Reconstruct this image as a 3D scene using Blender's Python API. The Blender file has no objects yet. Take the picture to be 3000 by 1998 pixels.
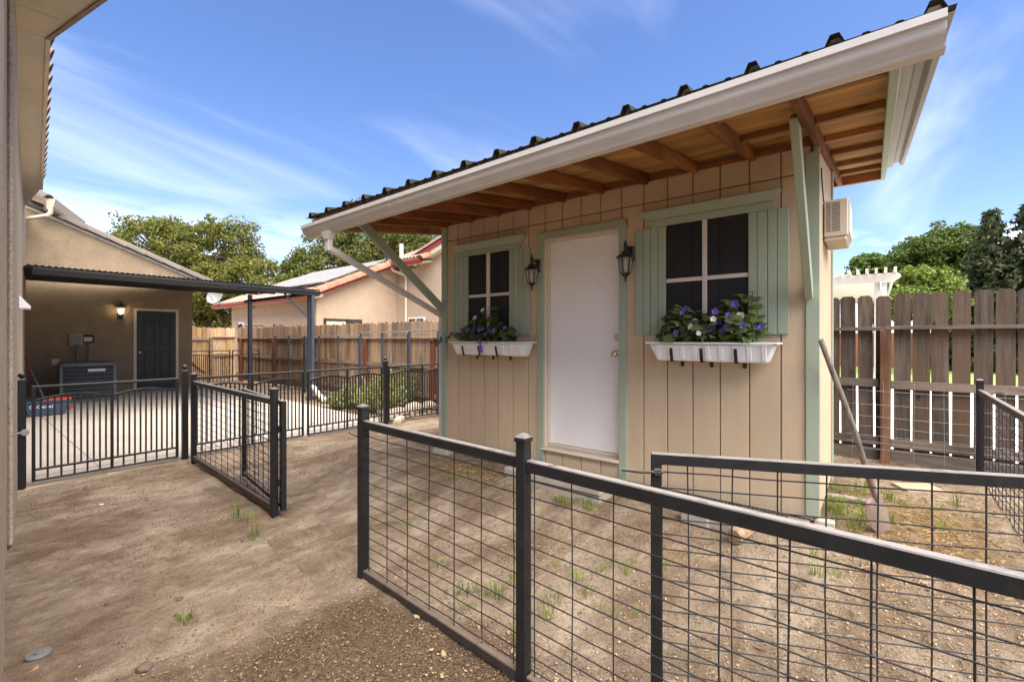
import bpy, math, random
import numpy as np
from mathutils import Vector, Matrix, noise

# ---------------------------------------------------------------- frame of reference
# world x (u) runs along the front of the shed, world y (v) runs away from it, z is up.
TH = math.radians(51.4)
SN, CS = math.sin(TH), math.cos(TH)
HC = 1.47                      # camera height
FPX, CX, HY = 1333.0, 1500.0, 992.0   # focal length, principal column, horizon row (3000 x 1998 photo)
C = bpy.context.scene.collection
sc = bpy.context.scene

# ---------------------------------------------------------------- camera
cam_d = bpy.data.cameras.new('camera')
cam = bpy.data.objects.new('camera', cam_d); C.objects.link(cam)
cam.location = (0, 0, HC)
cam.rotation_euler = (math.radians(90), 0, math.radians(90) - TH)
cam_d.sensor_width = 36.0
cam_d.lens = 16.0
cam_d.shift_y = -7.0 / 3000.0
cam_d.clip_start = 0.03
cam_d.clip_end = 3000
sc.camera = cam

# ---------------------------------------------------------------- sky, sun, exposure
SUN_EL, SUN_AZ = math.radians(62), math.radians(15)     # azimuth in the u,v plane, from +u towards -v (see vector below)
sun_vec = Vector((math.cos(SUN_EL) * math.cos(SUN_AZ), -math.cos(SUN_EL) * math.sin(SUN_AZ), math.sin(SUN_EL)))
world = bpy.data.worlds.new('World'); sc.world = world; world.use_nodes = True
wn, wl = world.node_tree.nodes, world.node_tree.links
wn.clear()
def N(nt, t, **kw):
    n = nt.nodes.new(t)
    for k, v in kw.items():
        setattr(n, k, v)
    return n
wt = world.node_tree
sky = N(wt, 'ShaderNodeTexSky', sky_type='NISHITA', sun_disc=False)
sky.sun_elevation = SUN_EL
sky.sun_rotation = math.atan2(sun_vec.x, sun_vec.y)
sky.air_density = 1.0; sky.dust_density = 0.6; sky.ozone_density = 1.5
hsv = N(wt, 'ShaderNodeHueSaturation'); hsv.inputs['Hue'].default_value = 0.513; hsv.inputs['Saturation'].default_value = 1.18; hsv.inputs['Value'].default_value = 1.0
wl.new(sky.outputs[0], hsv.inputs['Color'])
tc = N(wt, 'ShaderNodeTexCoord')
sep = N(wt, 'ShaderNodeSeparateXYZ'); wl.new(tc.outputs['Generated'], sep.inputs[0])
def wmath(op, a, b=None, clamp=False):
    m = N(wt, 'ShaderNodeMath', operation=op, use_clamp=clamp)
    for i, x in enumerate((a, b)):
        if x is None: continue
        if isinstance(x, (int, float)): m.inputs[i].default_value = x
        else: wl.new(x, m.inputs[i])
    return m.outputs[0]
den = wmath('ADD', wmath('MAXIMUM', sep.outputs[2], 0.0), 0.12)
comb = N(wt, 'ShaderNodeCombineXYZ')
wl.new(wmath('DIVIDE', sep.outputs[0], den), comb.inputs[0])
wl.new(wmath('DIVIDE', sep.outputs[1], den), comb.inputs[1])
def cloud(scale, rot, loc, detail, rough, lo, hi, dist=0.0):
    mp = N(wt, 'ShaderNodeMapping'); mp.inputs['Scale'].default_value = scale
    mp.inputs['Rotation'].default_value = (0, 0, rot); mp.inputs['Location'].default_value = loc
    wl.new(comb.outputs[0], mp.inputs[0])
    nz = N(wt, 'ShaderNodeTexNoise'); nz.inputs['Scale'].default_value = 1.0
    nz.inputs['Detail'].default_value = detail; nz.inputs['Roughness'].default_value = rough
    nz.inputs['Distortion'].default_value = dist
    wl.new(mp.outputs[0], nz.inputs['Vector'])
    r = N(wt, 'ShaderNodeMapRange', interpolation_type='SMOOTHSTEP'); r.inputs['From Min'].default_value = lo; r.inputs['From Max'].default_value = hi
    wl.new(nz.outputs[0], r.inputs['Value'])
    return r.outputs[0]
cirrus = cloud((1.1, 0.5, 1), 0.75, (11.3, 5.2, 0), 5, 0.55, 0.47, 0.85, 0.5)
low = cloud((0.9, 0.9, 1), 0.2, (9.1, 2.2, 0), 7, 0.55, 0.50, 0.62)
# cumulus only low over the horizon, all the way round
elev = N(wt, 'ShaderNodeMapRange', interpolation_type='SMOOTHSTEP'); elev.inputs['From Min'].default_value = 0.27; elev.inputs['From Max'].default_value = 0.085
wl.new(sep.outputs[2], elev.inputs['Value'])
mask = wmath('MAXIMUM', wmath('MULTIPLY', cirrus, 0.45), wmath('MULTIPLY', wmath('MULTIPLY', low, elev.outputs[0]), 0.9), True)
mixc = N(wt, 'ShaderNodeMix', data_type='RGBA'); mixc.inputs[7].default_value = (9.0, 9.0, 9.4, 1)
wl.new(mask, mixc.inputs[0]); wl.new(hsv.outputs[0], mixc.inputs[6])
bg = N(wt, 'ShaderNodeBackground'); bg.inputs['Strength'].default_value = 0.085
wl.new(mixc.outputs[2], bg.inputs['Color'])
wo = N(wt, 'ShaderNodeOutputWorld'); wl.new(bg.outputs[0], wo.inputs[0])

sun_d = bpy.data.lights.new('sun', 'SUN'); sun_d.energy = 4.4; sun_d.angle = math.radians(75); sun_d.color = (1.0, 0.92, 0.81)
sun = bpy.data.objects.new('sun', sun_d); C.objects.link(sun)
sun.rotation_euler = (-sun_vec).to_track_quat('-Z', 'Y').to_euler()
sun.location = (0, 0, 12)

vs = sc.view_settings
vs.view_transform = 'Standard'; vs.look = 'None'; vs.gamma = 1.0; vs.use_curve_mapping = False
vs.exposure = 1.6

# ---------------------------------------------------------------- photo pixel -> place
RV, FV = Vector((SN, CS, 0)), Vector((-CS, SN, 0))
CAMP = Vector((0, 0, HC))
def ray(px, py): return FV + RV * ((px - CX) / FPX) + Vector((0, 0, (HY - py) / FPX))
def P(px, py, Y): return CAMP + ray(px, py) * Y
def onz(px, py, z=0.0):
    d = ray(px, py); return CAMP + d * ((z - HC) / d.z)
def onv(px, py, v):
    d = ray(px, py); return CAMP + d * (v / d.y)
def onu(px, py, u):
    d = ray(px, py); return CAMP + d * (u / d.x)

# ---------------------------------------------------------------- materials
MATS = {}
def principled(name):
    m = bpy.data.materials.new(name); m.use_nodes = True
    nt = m.node_tree
    b = nt.nodes['Principled BSDF']
    MATS[name] = m
    return m, nt, b
def ramp2(nt, fac, c1, c2, lo=0.35, hi=0.65):
    r = N(nt, 'ShaderNodeValToRGB')
    r.color_ramp.elements[0].position = lo; r.color_ramp.elements[0].color = (*c1, 1)
    r.color_ramp.elements[1].position = hi; r.color_ramp.elements[1].color = (*c2, 1)
    nt.links.new(fac, r.inputs[0]); return r.outputs[0]
def coords(nt, scale=(1, 1, 1), rot=(0, 0, 0), src='Object', rand=0.0):
    t = N(nt, 'ShaderNodeTexCoord')
    mp = N(nt, 'ShaderNodeMapping'); mp.inputs['Scale'].default_value = scale; mp.inputs['Rotation'].default_value = rot
    nt.links.new(t.outputs[src], mp.inputs[0])
    if rand:
        oi = N(nt, 'ShaderNodeObjectInfo')
        mm = N(nt, 'ShaderNodeMath', operation='MULTIPLY'); mm.inputs[1].default_value = rand
        nt.links.new(oi.outputs['Random'], mm.inputs[0])
        nt.links.new(mm.outputs[0], mp.inputs['Location'])
    return mp.outputs[0]
def noise_tex(nt, vec, scale, detail=4, rough=0.55, dist=0.0):
    n = N(nt, 'ShaderNodeTexNoise'); n.inputs['Scale'].default_value = scale; n.inputs['Detail'].default_value = detail
    n.inputs['Roughness'].default_value = rough; n.inputs['Distortion'].default_value = dist
    nt.links.new(vec, n.inputs['Vector']); return n.outputs[0]
def mixcol(nt, fac, a, b, mode='MIX'):
    m = N(nt, 'ShaderNodeMix', data_type='RGBA', blend_type=mode)
    for i, x in ((0, fac), (6, a), (7, b)):
        if isinstance(x, (int, float)): m.inputs[i].default_value = x
        elif isinstance(x, tuple): m.inputs[i].default_value = (*x, 1) if len(x) == 3 else x
        else: nt.links.new(x, m.inputs[i])
    return m.outputs[2]
def bump(nt, b, h, strength, dist):
    n = N(nt, 'ShaderNodeBump'); n.inputs['Strength'].default_value = strength; n.inputs['Distance'].default_value = dist
    nt.links.new(h, n.inputs['Height']); nt.links.new(n.outputs[0], b.inputs['Normal'])
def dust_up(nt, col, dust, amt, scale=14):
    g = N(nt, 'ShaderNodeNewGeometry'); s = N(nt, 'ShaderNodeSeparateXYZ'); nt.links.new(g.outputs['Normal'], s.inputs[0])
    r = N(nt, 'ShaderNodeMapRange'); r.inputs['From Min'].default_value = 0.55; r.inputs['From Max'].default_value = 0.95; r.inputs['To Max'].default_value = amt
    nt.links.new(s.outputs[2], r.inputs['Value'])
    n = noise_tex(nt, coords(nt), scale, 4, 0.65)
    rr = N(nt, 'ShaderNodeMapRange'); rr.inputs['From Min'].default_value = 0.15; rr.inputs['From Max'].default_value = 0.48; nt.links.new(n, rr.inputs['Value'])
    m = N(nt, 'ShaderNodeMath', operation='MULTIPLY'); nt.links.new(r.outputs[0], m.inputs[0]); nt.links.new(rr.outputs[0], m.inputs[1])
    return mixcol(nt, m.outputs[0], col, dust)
def paint(name, c, var=0.06, rough=0.55, scale=9.0, bmp=0.15, bscale=120, spec=0.35, metal=0.0, dust=0.0, dustc=(0.36, 0.32, 0.27), stretch=(1, 1, 1), rand=0.0, dirt=0.0, dirtc=(0.28, 0.22, 0.16)):
    m, nt, b = principled(name)
    v = coords(nt, stretch, rand=3.0 if rand else 0.0)
    n = noise_tex(nt, v, scale, 5, 0.6)
    c1 = tuple(max(0, x * (1 - var)) for x in c); c2 = tuple(min(1, x * (1 + var)) for x in c)
    col = ramp2(nt, n, c1, c2, 0.3, 0.7)
    if rand:
        oi = N(nt, 'ShaderNodeObjectInfo')
        mr = N(nt, 'ShaderNodeMapRange'); mr.inputs['To Min'].default_value = 1 - rand; mr.inputs['To Max'].default_value = 1 + rand * 0.5
        nt.links.new(oi.outputs['Random'], mr.inputs['Value'])
        col = mixcol(nt, 1.0, col, mr.outputs[0], 'MULTIPLY')
    if dirt:
        d = noise_tex(nt, v, scale * 0.35, 6, 0.7)
        r = N(nt, 'ShaderNodeMapRange'); r.inputs['From Min'].default_value = 0.55; r.inputs['From Max'].default_value = 0.8; r.inputs['To Max'].default_value = dirt
        nt.links.new(d, r.inputs['Value']); col = mixcol(nt, r.outputs[0], col, dirtc)
    if dust: col = dust_up(nt, col, dustc, dust)
    nt.links.new(col, b.inputs['Base Color'])
    b.inputs['Roughness'].default_value = rough; b.inputs['Metallic'].default_value = metal
    b.inputs['Specular IOR Level'].default_value = spec
    if bmp: bump(nt, b, noise_tex(nt, v, bscale, 3, 0.6), bmp, 0.004)
    return m
def wood(name, c1, c2, axis=2, rough=0.75, grain=26, rand=0.25, stain=None, knots=True):
    m, nt, b = principled(name)
    st = [1.0, 1.0, 1.0]; st[axis] = 0.07
    v = coords(nt, tuple(st), rand=17.0)
    n = noise_tex(nt, v, grain, 7, 0.65, 0.7)
    col = ramp2(nt, n, c1, c2, 0.28, 0.72)
    st2 = [1.0, 1.0, 1.0]; st2[axis] = 0.28
    v2 = coords(nt, tuple(st2), rand=31.0)
    blotch = noise_tex(nt, v2, 5, 4, 0.6)
    r = N(nt, 'ShaderNodeMapRange'); r.inputs['From Min'].default_value = 0.3; r.inputs['From Max'].default_value = 0.72; r.inputs['To Min'].default_value = 0.55; r.inputs['To Max'].default_value = 1.25
    nt.links.new(blotch, r.inputs['Value'])
    col = mixcol(nt, 1.0, col, r.outputs[0], 'MULTIPLY')
    if stain:
        s3 = noise_tex(nt, v2, 2.2, 3, 0.5)
        r3 = N(nt, 'ShaderNodeMapRange'); r3.inputs['From Min'].default_value = 0.42; r3.inputs['From Max'].default_value = 0.66; r3.inputs['To Max'].default_value = 0.75
        nt.links.new(s3, r3.inputs['Value']); col = mixcol(nt, r3.outputs[0], col, stain)
    if knots:
        vo = N(nt, 'ShaderNodeTexVoronoi'); vo.inputs['Scale'].default_value = 4.5
        st4 = [1.0, 1.0, 1.0]; st4[axis] = 0.45
        nt.links.new(coords(nt, tuple(st4), rand=11.0), vo.inputs['Vector'])
        r4 = N(nt, 'ShaderNodeMapRange'); r4.inputs['From Min'].default_value = 0.03; r4.inputs['From Max'].default_value = 0.10; r4.inputs['To Min'].default_value = 0.35; r4.inputs['To Max'].default_value = 1.0
        nt.links.new(vo.outputs['Distance'], r4.inputs['Value']); col = mixcol(nt, 1.0, col, r4.outputs[0], 'MULTIPLY')
    oi = N(nt, 'ShaderNodeObjectInfo')
    mr = N(nt, 'ShaderNodeMapRange'); mr.inputs['To Min'].default_value = 1 - rand; mr.inputs['To Max'].default_value = 1 + rand
    nt.links.new(oi.outputs['Random'], mr.inputs['Value'])
    col = mixcol(nt, 1.0, col, mr.outputs[0], 'MULTIPLY')
    nt.links.new(col, b.inputs['Base Color']); b.inputs['Roughness'].default_value = rough; b.inputs['Specular IOR Level'].default_value = 0.2
    bump(nt, b, n, 0.35, 0.004)
    return m
def stucco(name, c, var=0.14, dist=0.006, scale=60, grime=0.35):
    m, nt, b = principled(name)
    v = coords(nt)
    n1 = noise_tex(nt, v, 3.0, 5, 0.6); n2 = noise_tex(nt, v, scale, 5, 0.7)
    col = ramp2(nt, n1, tuple(x * (1 - var) for x in c), tuple(x * (1 + var) for x in c), 0.3, 0.7)
    r = N(nt, 'ShaderNodeMapRange'); r.inputs['From Min'].default_value = 0.35; r.inputs['From Max'].default_value = 0.6; r.inputs['To Min'].default_value = 1 - grime; r.inputs['To Max'].default_value = 1.05
    nt.links.new(n2, r.inputs['Value']); col = mixcol(nt, 1.0, col, r.outputs[0], 'MULTIPLY')
    nt.links.new(col, b.inputs['Base Color']); b.inputs['Roughness'].default_value = 0.9; b.inputs['Specular IOR Level'].default_value = 0.15
    bump(nt, b, n2, 0.8, dist)
    return m
def leafy(name, c1, c2, trans=0.35, rough=0.5):
    m = bpy.data.materials.new(name); m.use_nodes = True; MATS[name] = m
    nt = m.node_tree; nt.nodes.clear()
    g = N(nt, 'ShaderNodeNewGeometry')
    col = ramp2(nt, g.outputs['Random Per Island'], c1, c2, 0.1, 0.9)
    oi = N(nt, 'ShaderNodeObjectInfo')
    mr = N(nt, 'ShaderNodeMapRange'); mr.inputs['To Min'].default_value = 0.8; mr.inputs['To Max'].default_value = 1.2
    nt.links.new(oi.outputs['Random'], mr.inputs['Value']); col = mixcol(nt, 1.0, col, mr.outputs[0], 'MULTIPLY')
    d = N(nt, 'ShaderNodeBsdfPrincipled'); nt.links.new(col, d.inputs['Base Color']); d.inputs['Roughness'].default_value = rough; d.inputs['Specular IOR Level'].default_value = 0.25
    t = N(nt, 'ShaderNodeBsdfTranslucent'); nt.links.new(mixcol(nt, 1.0, col, (1.0, 1.0, 0.55), 'MULTIPLY'), t.inputs['Color'])
    mx = N(nt, 'ShaderNodeMixShader'); mx.inputs[0].default_value = trans
    nt.links.new(d.outputs[0], mx.inputs[1]); nt.links.new(t.outputs[0], mx.inputs[2])
    o = N(nt, 'ShaderNodeOutputMaterial'); nt.links.new(mx.outputs[0], o.inputs[0])
    return m

TAN = (0.53, 0.41, 0.275); SAGE = (0.325, 0.378, 0.282)
paint('tan_siding', TAN, 0.05, 0.75, 5, 0.35, 90, stretch=(1.5, 1.5, 0.3), rand=0.06, dirt=0.15)
paint('groove', (0.27, 0.17, 0.09), 0.15, 0.9)
paint('sage', SAGE, 0.05, 0.6, 6, 0.2, 90, stretch=(1, 1, 0.4), rand=0.05, dirt=0.12, dirtc=(0.2, 0.19, 0.13))
paint('door_white', (0.80, 0.79, 0.78), 0.02, 0.4, 4, 0.04, 60, dirt=0.06, dirtc=(0.55, 0.5, 0.42))
paint('jamb', (0.66, 0.54, 0.42), 0.05, 0.6, 5, 0.1)
paint('muntin', (0.62, 0.55, 0.48), 0.04, 0.55)
paint('screen_black', (0.016, 0.015, 0.016), 0.3, 0.75, 3, 0.25, 300)
paint('white_vinyl', (0.78, 0.77, 0.76), 0.02, 0.35, 6, 0.03, dirt=0.08)
paint('gutter_white', (0.56, 0.535, 0.50), 0.06, 0.42, 5, 0.03, dust=0.0, dirt=0.3, dirtc=(0.40, 0.34, 0.27))
paint('roof_brown', (0.030, 0.026, 0.018), 0.12, 0.75, 4, 0.05, spec=0.1)
paint('roof_under', (0.36, 0.34, 0.32), 0.06, 0.5, 4, 0.05)
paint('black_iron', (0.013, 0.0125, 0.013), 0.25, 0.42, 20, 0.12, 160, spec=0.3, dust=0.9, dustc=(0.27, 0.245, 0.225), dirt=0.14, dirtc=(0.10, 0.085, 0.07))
paint('black_rust', (0.030, 0.025, 0.023), 0.3, 0.5, 20, 0.2, 160, spec=0.4, dust=0.55, dustc=(0.25, 0.19, 0.14), dirt=0.4, dirtc=(0.13, 0.085, 0.06))
paint('wire_black', (0.018, 0.018, 0.019), 0.25, 0.5, 20, 0.0, spec=0.3)
paint('cover_black', (0.020, 0.021, 0.023), 0.15, 0.5, 8, 0.08, spec=0.4)
paint('slate_steel', (0.042, 0.052, 0.07), 0.12, 0.4, 8, 0.08, spec=0.5)
paint('black_lamp', (0.014, 0.013, 0.013), 0.2, 0.35, 20, 0.1, spec=0.5, dust=0.35, dustc=(0.12, 0.09, 0.07))
paint('galvanised', (0.34, 0.35, 0.36), 0.15, 0.45, 20, 0.05, metal=0.5)
paint('chrome', (0.62, 0.57, 0.50), 0.04, 0.22, 8, 0.0, metal=0.95)
paint('brass', (0.65, 0.52, 0.34), 0.05, 0.28, 8, 0.0, metal=0.9)
paint('concrete', (0.44, 0.39, 0.33), 0.10, 0.85, 1.3, 0.4, 45, dirt=0.25, dirtc=(0.33, 0.27, 0.2))
paint('block_grey', (0.36, 0.32, 0.27), 0.15, 0.9, 6, 0.6, 50, dirt=0.4, dirtc=(0.27, 0.2, 0.13))
paint('bright_concrete', (0.78, 0.76, 0.72), 0.05, 0.85, 1.0, 0.2, 30)
paint('ac_beige', (0.60, 0.53, 0.44), 0.05, 0.5, 6, 0.05, dirt=0.25)
paint('ac_dark', (0.05, 0.045, 0.04), 0.1, 0.7)
paint('cond_grey', (0.105, 0.115, 0.13), 0.08, 0.5, 5, 0.05)
paint('cond_dark', (0.022, 0.022, 0.022), 0.2, 0.8)
paint('pale_label', (0.60, 0.52, 0.62), 0.03, 0.5)
paint('box_grey', (0.30, 0.32, 0.32), 0.05, 0.5)
paint('outlet_cream', (0.62, 0.50, 0.32), 0.05, 0.5)
paint('door_black', (0.030, 0.032, 0.036), 0.08, 0.42, 6, 0.05)
paint('trim_cream', (0.66, 0.57, 0.45), 0.04, 0.6)
paint('bucket_blue', (0.055, 0.085, 0.135), 0.05, 0.45)
paint('mop_red', (0.50, 0.035, 0.03), 0.05, 0.45)
paint('mop_blue', (0.09, 0.11, 0.17), 0.05, 0.45)
paint('letter_white', (0.85, 0.85, 0.88), 0.0, 0.5, bmp=0)
paint('paver_dust', (0.40, 0.305, 0.215), 0.15, 0.95, 8, 0.5, 60, dirt=0.5, dirtc=(0.30, 0.21, 0.13))
paint('tile_tan', (0.145, 0.12, 0.10), 0.14, 0.85, 4, 0.4, 60, rand=0.2, dirt=0.3, dirtc=(0.2, 0.17, 0.14))
paint('tile_grey', (0.17, 0.135, 0.115), 0.18, 0.85, 4, 0.4, 60, rand=0.2, dirt=0.3, dirtc=(0.12, 0.10, 0.09))
paint('tile_terra', (0.33, 0.165, 0.105), 0.12, 0.85, 4, 0.4, 60, rand=0.16, dirt=0.25, dirtc=(0.3, 0.2, 0.16))
paint('tile_pink', (0.33, 0.225, 0.175), 0.2, 0.85, 5, 0.4, 40)
paint('red_fascia', (0.34, 0.045, 0.05), 0.1, 0.5, 4)
paint('solar', (0.26, 0.255, 0.24), 0.08, 0.55, 3, 0.0, spec=0.3)
paint('soffit_beige', (0.64, 0.56, 0.44), 0.06, 0.7, 3, 0.15, 50, dirt=0.35, dirtc=(0.28, 0.21, 0.14))
paint('fascia_brown', (0.30, 0.24, 0.18), 0.12, 0.8, 6, 0.4, 60)
paint('downspout_tan', (0.50, 0.42, 0.33), 0.05, 0.5)
paint('pergola_white', (0.52, 0.48, 0.42), 0.03, 0.5)
paint('dish_grey', (0.24, 0.25, 0.245), 0.06, 0.5)
paint('rock', (0.50, 0.41, 0.33), 0.2, 0.9, 4, 0.5, 30, rand=0.2)
paint('stone_dark', (0.13, 0.10, 0.075), 0.3, 0.9, 10, 0.6, 60)
paint('pipe_white', (0.62, 0.60, 0.57), 0.1, 0.6)
paint('clod', (0.20, 0.14, 0.09), 0.3, 0.95, 20, 0.5, 90)
paint('lid_grey', (0.14, 0.142, 0.13), 0.12, 0.6, 30, 0.3)
paint('rust_blade', (0.23, 0.165, 0.135), 0.2, 0.55, 10, 0.3, 70, metal=0.2, dirt=0.4, dirtc=(0.3, 0.22, 0.16))
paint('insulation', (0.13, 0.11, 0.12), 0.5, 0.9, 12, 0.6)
paint('neighbour_orange', (0.34, 0.125, 0.055), 0.12, 0.8, 2)
paint('purple_toy', (0.14, 0.08, 0.38), 0.1, 0.5)
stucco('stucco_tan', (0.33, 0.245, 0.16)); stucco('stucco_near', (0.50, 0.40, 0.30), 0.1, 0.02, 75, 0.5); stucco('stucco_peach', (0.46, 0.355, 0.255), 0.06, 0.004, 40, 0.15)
wood('rafter_wood', (0.15, 0.05, 0.014), (0.31, 0.125, 0.04), 1, rand=0.2)
wood('lookout_wood', (0.26, 0.12, 0.045), (0.46, 0.245, 0.10), 0, rand=0.2)
wood('ply', (0.36, 0.175, 0.05), (0.58, 0.325, 0.115), 0, grain=9, rand=0.12)
wood('fence_dark', (0.055, 0.042, 0.033), (0.185, 0.145, 0.115), 2, rand=0.25, stain=(0.15, 0.095, 0.058))
wood('fence_rail_dark', (0.10, 0.075, 0.055), (0.27, 0.215, 0.17), 0, rand=0.15)
wood('fence_mid', (0.18, 0.118, 0.075), (0.44, 0.315, 0.215), 2, rand=0.3, stain=(0.36, 0.22, 0.12))
wood('fence_rail_mid', (0.19, 0.13, 0.09), (0.40, 0.30, 0.215), 0, rand=0.2)
wood('fence_gold', (0.27, 0.15, 0.06), (0.58, 0.38, 0.18), 2, rand=0.25, stain=(0.46, 0.33, 0.24))
wood('fence_gold_rail', (0.25, 0.15, 0.07), (0.52, 0.35, 0.18), 1, rand=0.2)
wood('brown_post', (0.11, 0.055, 0.032), (0.24, 0.13, 0.075), 2, rand=0.2)
wood('redwood_post', (0.14, 0.045, 0.025), (0.27, 0.095, 0.05), 2, rand=0.2)
wood('stick', (0.13, 0.10, 0.08), (0.36, 0.31, 0.26), 2, grain=40, rand=0.1)
wood('log_wood', (0.24, 0.15, 0.09), (0.42, 0.30, 0.19), 0, rand=0.1)
wood('bark', (0.05, 0.035, 0.025), (0.14, 0.10, 0.07), 2, knots=False)
leafy('leaf_elm', (0.065, 0.10, 0.022), (0.25, 0.235, 0.05), 0.35)
leafy('leaf_elm2', (0.06, 0.10, 0.025), (0.25, 0.245, 0.06), 0.35)
leafy('leaf_maple', (0.05, 0.095, 0.02), (0.17, 0.225, 0.045), 0.35)
leafy('leaf_lime', (0.08, 0.135, 0.025), (0.24, 0.29, 0.06), 0.35)
leafy('leaf_fir', (0.03, 0.05, 0.022), (0.12, 0.125, 0.06), 0.2)
leafy('leaf_sage', (0.19, 0.21, 0.07), (0.44, 0.44, 0.19), 0.35)
leafy('grass_leaf', (0.10, 0.17, 0.03), (0.30, 0.36, 0.10), 0.4)
leafy('straw', (0.30, 0.20, 0.09), (0.48, 0.36, 0.20), 0.3)
leafy('ivy', (0.035, 0.07, 0.024), (0.17, 0.225, 0.08), 0.3, 0.45)
leafy('petal_purple', (0.10, 0.035, 0.34), (0.28, 0.19, 0.62), 0.3)
leafy('petal_white', (0.66, 0.64, 0.56), (0.78, 0.76, 0.72), 0.3)
leafy('chips', (0.22, 0.14, 0.08), (0.47, 0.35, 0.23), 0.0, 0.8)
leafy('chips_dark', (0.06, 0.042, 0.03), (0.26, 0.18, 0.12), 0.0, 0.8)
def glass(name, tint):
    m, nt, b = principled(name)
    b.inputs['Base Color'].default_value = (*tint, 1); b.inputs['Transmission Weight'].default_value = 0.85; b.inputs['Roughness'].default_value = 0.08; b.inputs['IOR'].default_value = 1.1
glass('lamp_glass', (0.85, 0.82, 0.76)); glass('window_glass', (0.28, 0.29, 0.27))
def emit(name, c, s):
    m, nt, b = principled(name); b.inputs['Emission Color'].default_value = (*c, 1); b.inputs['Emission Strength'].default_value = s; b.inputs['Base Color'].default_value = (*c, 1)
emit('bulb_lit', (1.0, 0.86, 0.6), 14.0)
def lawn_mat():
    m, nt, b = principled('lawn'); v = coords(nt)
    nt.links.new(ramp2(nt, noise_tex(nt, v, 12, 6, 0.7), (0.12, 0.20, 0.035), (0.30, 0.38, 0.09), 0.3, 0.7), b.inputs['Base Color']); b.inputs['Roughness'].default_value = 0.9
lawn_mat()
def dirt_mat():
    m, nt, b = principled('dirt')
    v = coords(nt); vs_ = coords(nt, (1.0, 0.55, 1.0), (0, 0, 0.12))
    big = noise_tex(nt, vs_, 1.7, 9, 0.72, 0.4)
    col = ramp2(nt, big, (0.325, 0.228, 0.148), (0.60, 0.475, 0.345), 0.41, 0.60)
    mid = noise_tex(nt, vs_, 8.5, 8, 0.75, 0.3)
    r = N(nt, 'ShaderNodeMapRange'); r.inputs['From Min'].default_value = 0.30; r.inputs['From Max'].default_value = 0.68; r.inputs['To Min'].default_value = 0.55; r.inputs['To Max'].default_value = 1.22
    nt.links.new(mid, r.inputs['Value']); col = mixcol(nt, 1.0, col, r.outputs[0], 'MULTIPLY')
    # painted vertex attribute: how much dark mulch / straw lies here
    at = N(nt, 'ShaderNodeAttribute', attribute_name='mulch')
    edge = noise_tex(nt, v, 3.0, 6, 0.7)
    a = N(nt, 'ShaderNodeMath', operation='ADD'); nt.links.new(at.outputs['Fac'], a.inputs[0]); nt.links.new(edge, a.inputs[1])
    rm = N(nt, 'ShaderNodeMapRange', interpolation_type='SMOOTHSTEP'); rm.inputs['From Min'].default_value = 0.80; rm.inputs['From Max'].default_value = 1.25; nt.links.new(a.outputs[0], rm.inputs['Value'])
    vor = N(nt, 'ShaderNodeTexVoronoi'); vor.inputs['Scale'].default_value = 120; nt.links.new(v, vor.inputs['Vector'])
    mul = ramp2(nt, vor.outputs['Color'], (0.10, 0.065, 0.04), (0.27, 0.185, 0.115), 0.15, 0.85)
    col = mixcol(nt, rm.outputs[0], col, mul)
    at2 = N(nt, 'ShaderNodeAttribute', attribute_name='straw')
    a2 = N(nt, 'ShaderNodeMath', operation='ADD'); nt.links.new(at2.outputs['Fac'], a2.inputs[0]); nt.links.new(edge, a2.inputs[1])
    rs = N(nt, 'ShaderNodeMapRange', interpolation_type='SMOOTHSTEP'); rs.inputs['From Min'].default_value = 0.95; rs.inputs['From Max'].default_value = 1.4; rs.inputs['To Max'].default_value = 0.65; nt.links.new(a2.outputs[0], rs.inputs['Value'])
    fine = noise_tex(nt, coords(nt, (1, 0.5, 1), (0, 0, 0.7)), 60, 3, 0.6)
    col = mixcol(nt, rs.outputs[0], col, ramp2(nt, fine, (0.22, 0.125, 0.05), (0.46, 0.30, 0.13), 0.35, 0.65))
    g = noise_tex(nt, v, 160, 3, 0.7)
    rg = N(nt, 'ShaderNodeMapRange'); rg.inputs['From Min'].default_value = 0.32; rg.inputs['From Max'].default_value = 0.65; rg.inputs['To Min'].default_value = 0.72; rg.inputs['To Max'].default_value = 1.14
    nt.links.new(g, rg.inputs['Value']); col = mixcol(nt, 1.0, col, rg.outputs[0], 'MULTIPLY')
    nt.links.new(col, b.inputs['Base Color']); b.inputs['Roughness'].default_value = 0.95; b.inputs['Specular IOR Level'].default_value = 0.1
    hsum = N(nt, 'ShaderNodeMath', operation='ADD'); nt.links.new(noise_tex(nt, v, 45, 6, 0.75), hsum.inputs[0]); nt.links.new(g, hsum.inputs[1])
    hs2 = N(nt, 'ShaderNodeMath', operation='ADD'); nt.links.new(hsum.outputs[0], hs2.inputs[0]); nt.links.new(noise_tex(nt, vs_, 16, 5, 0.7), hs2.inputs[1])
    bump(nt, b, hs2.outputs[0], 1.0, 0.03)
dirt_mat()

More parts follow.
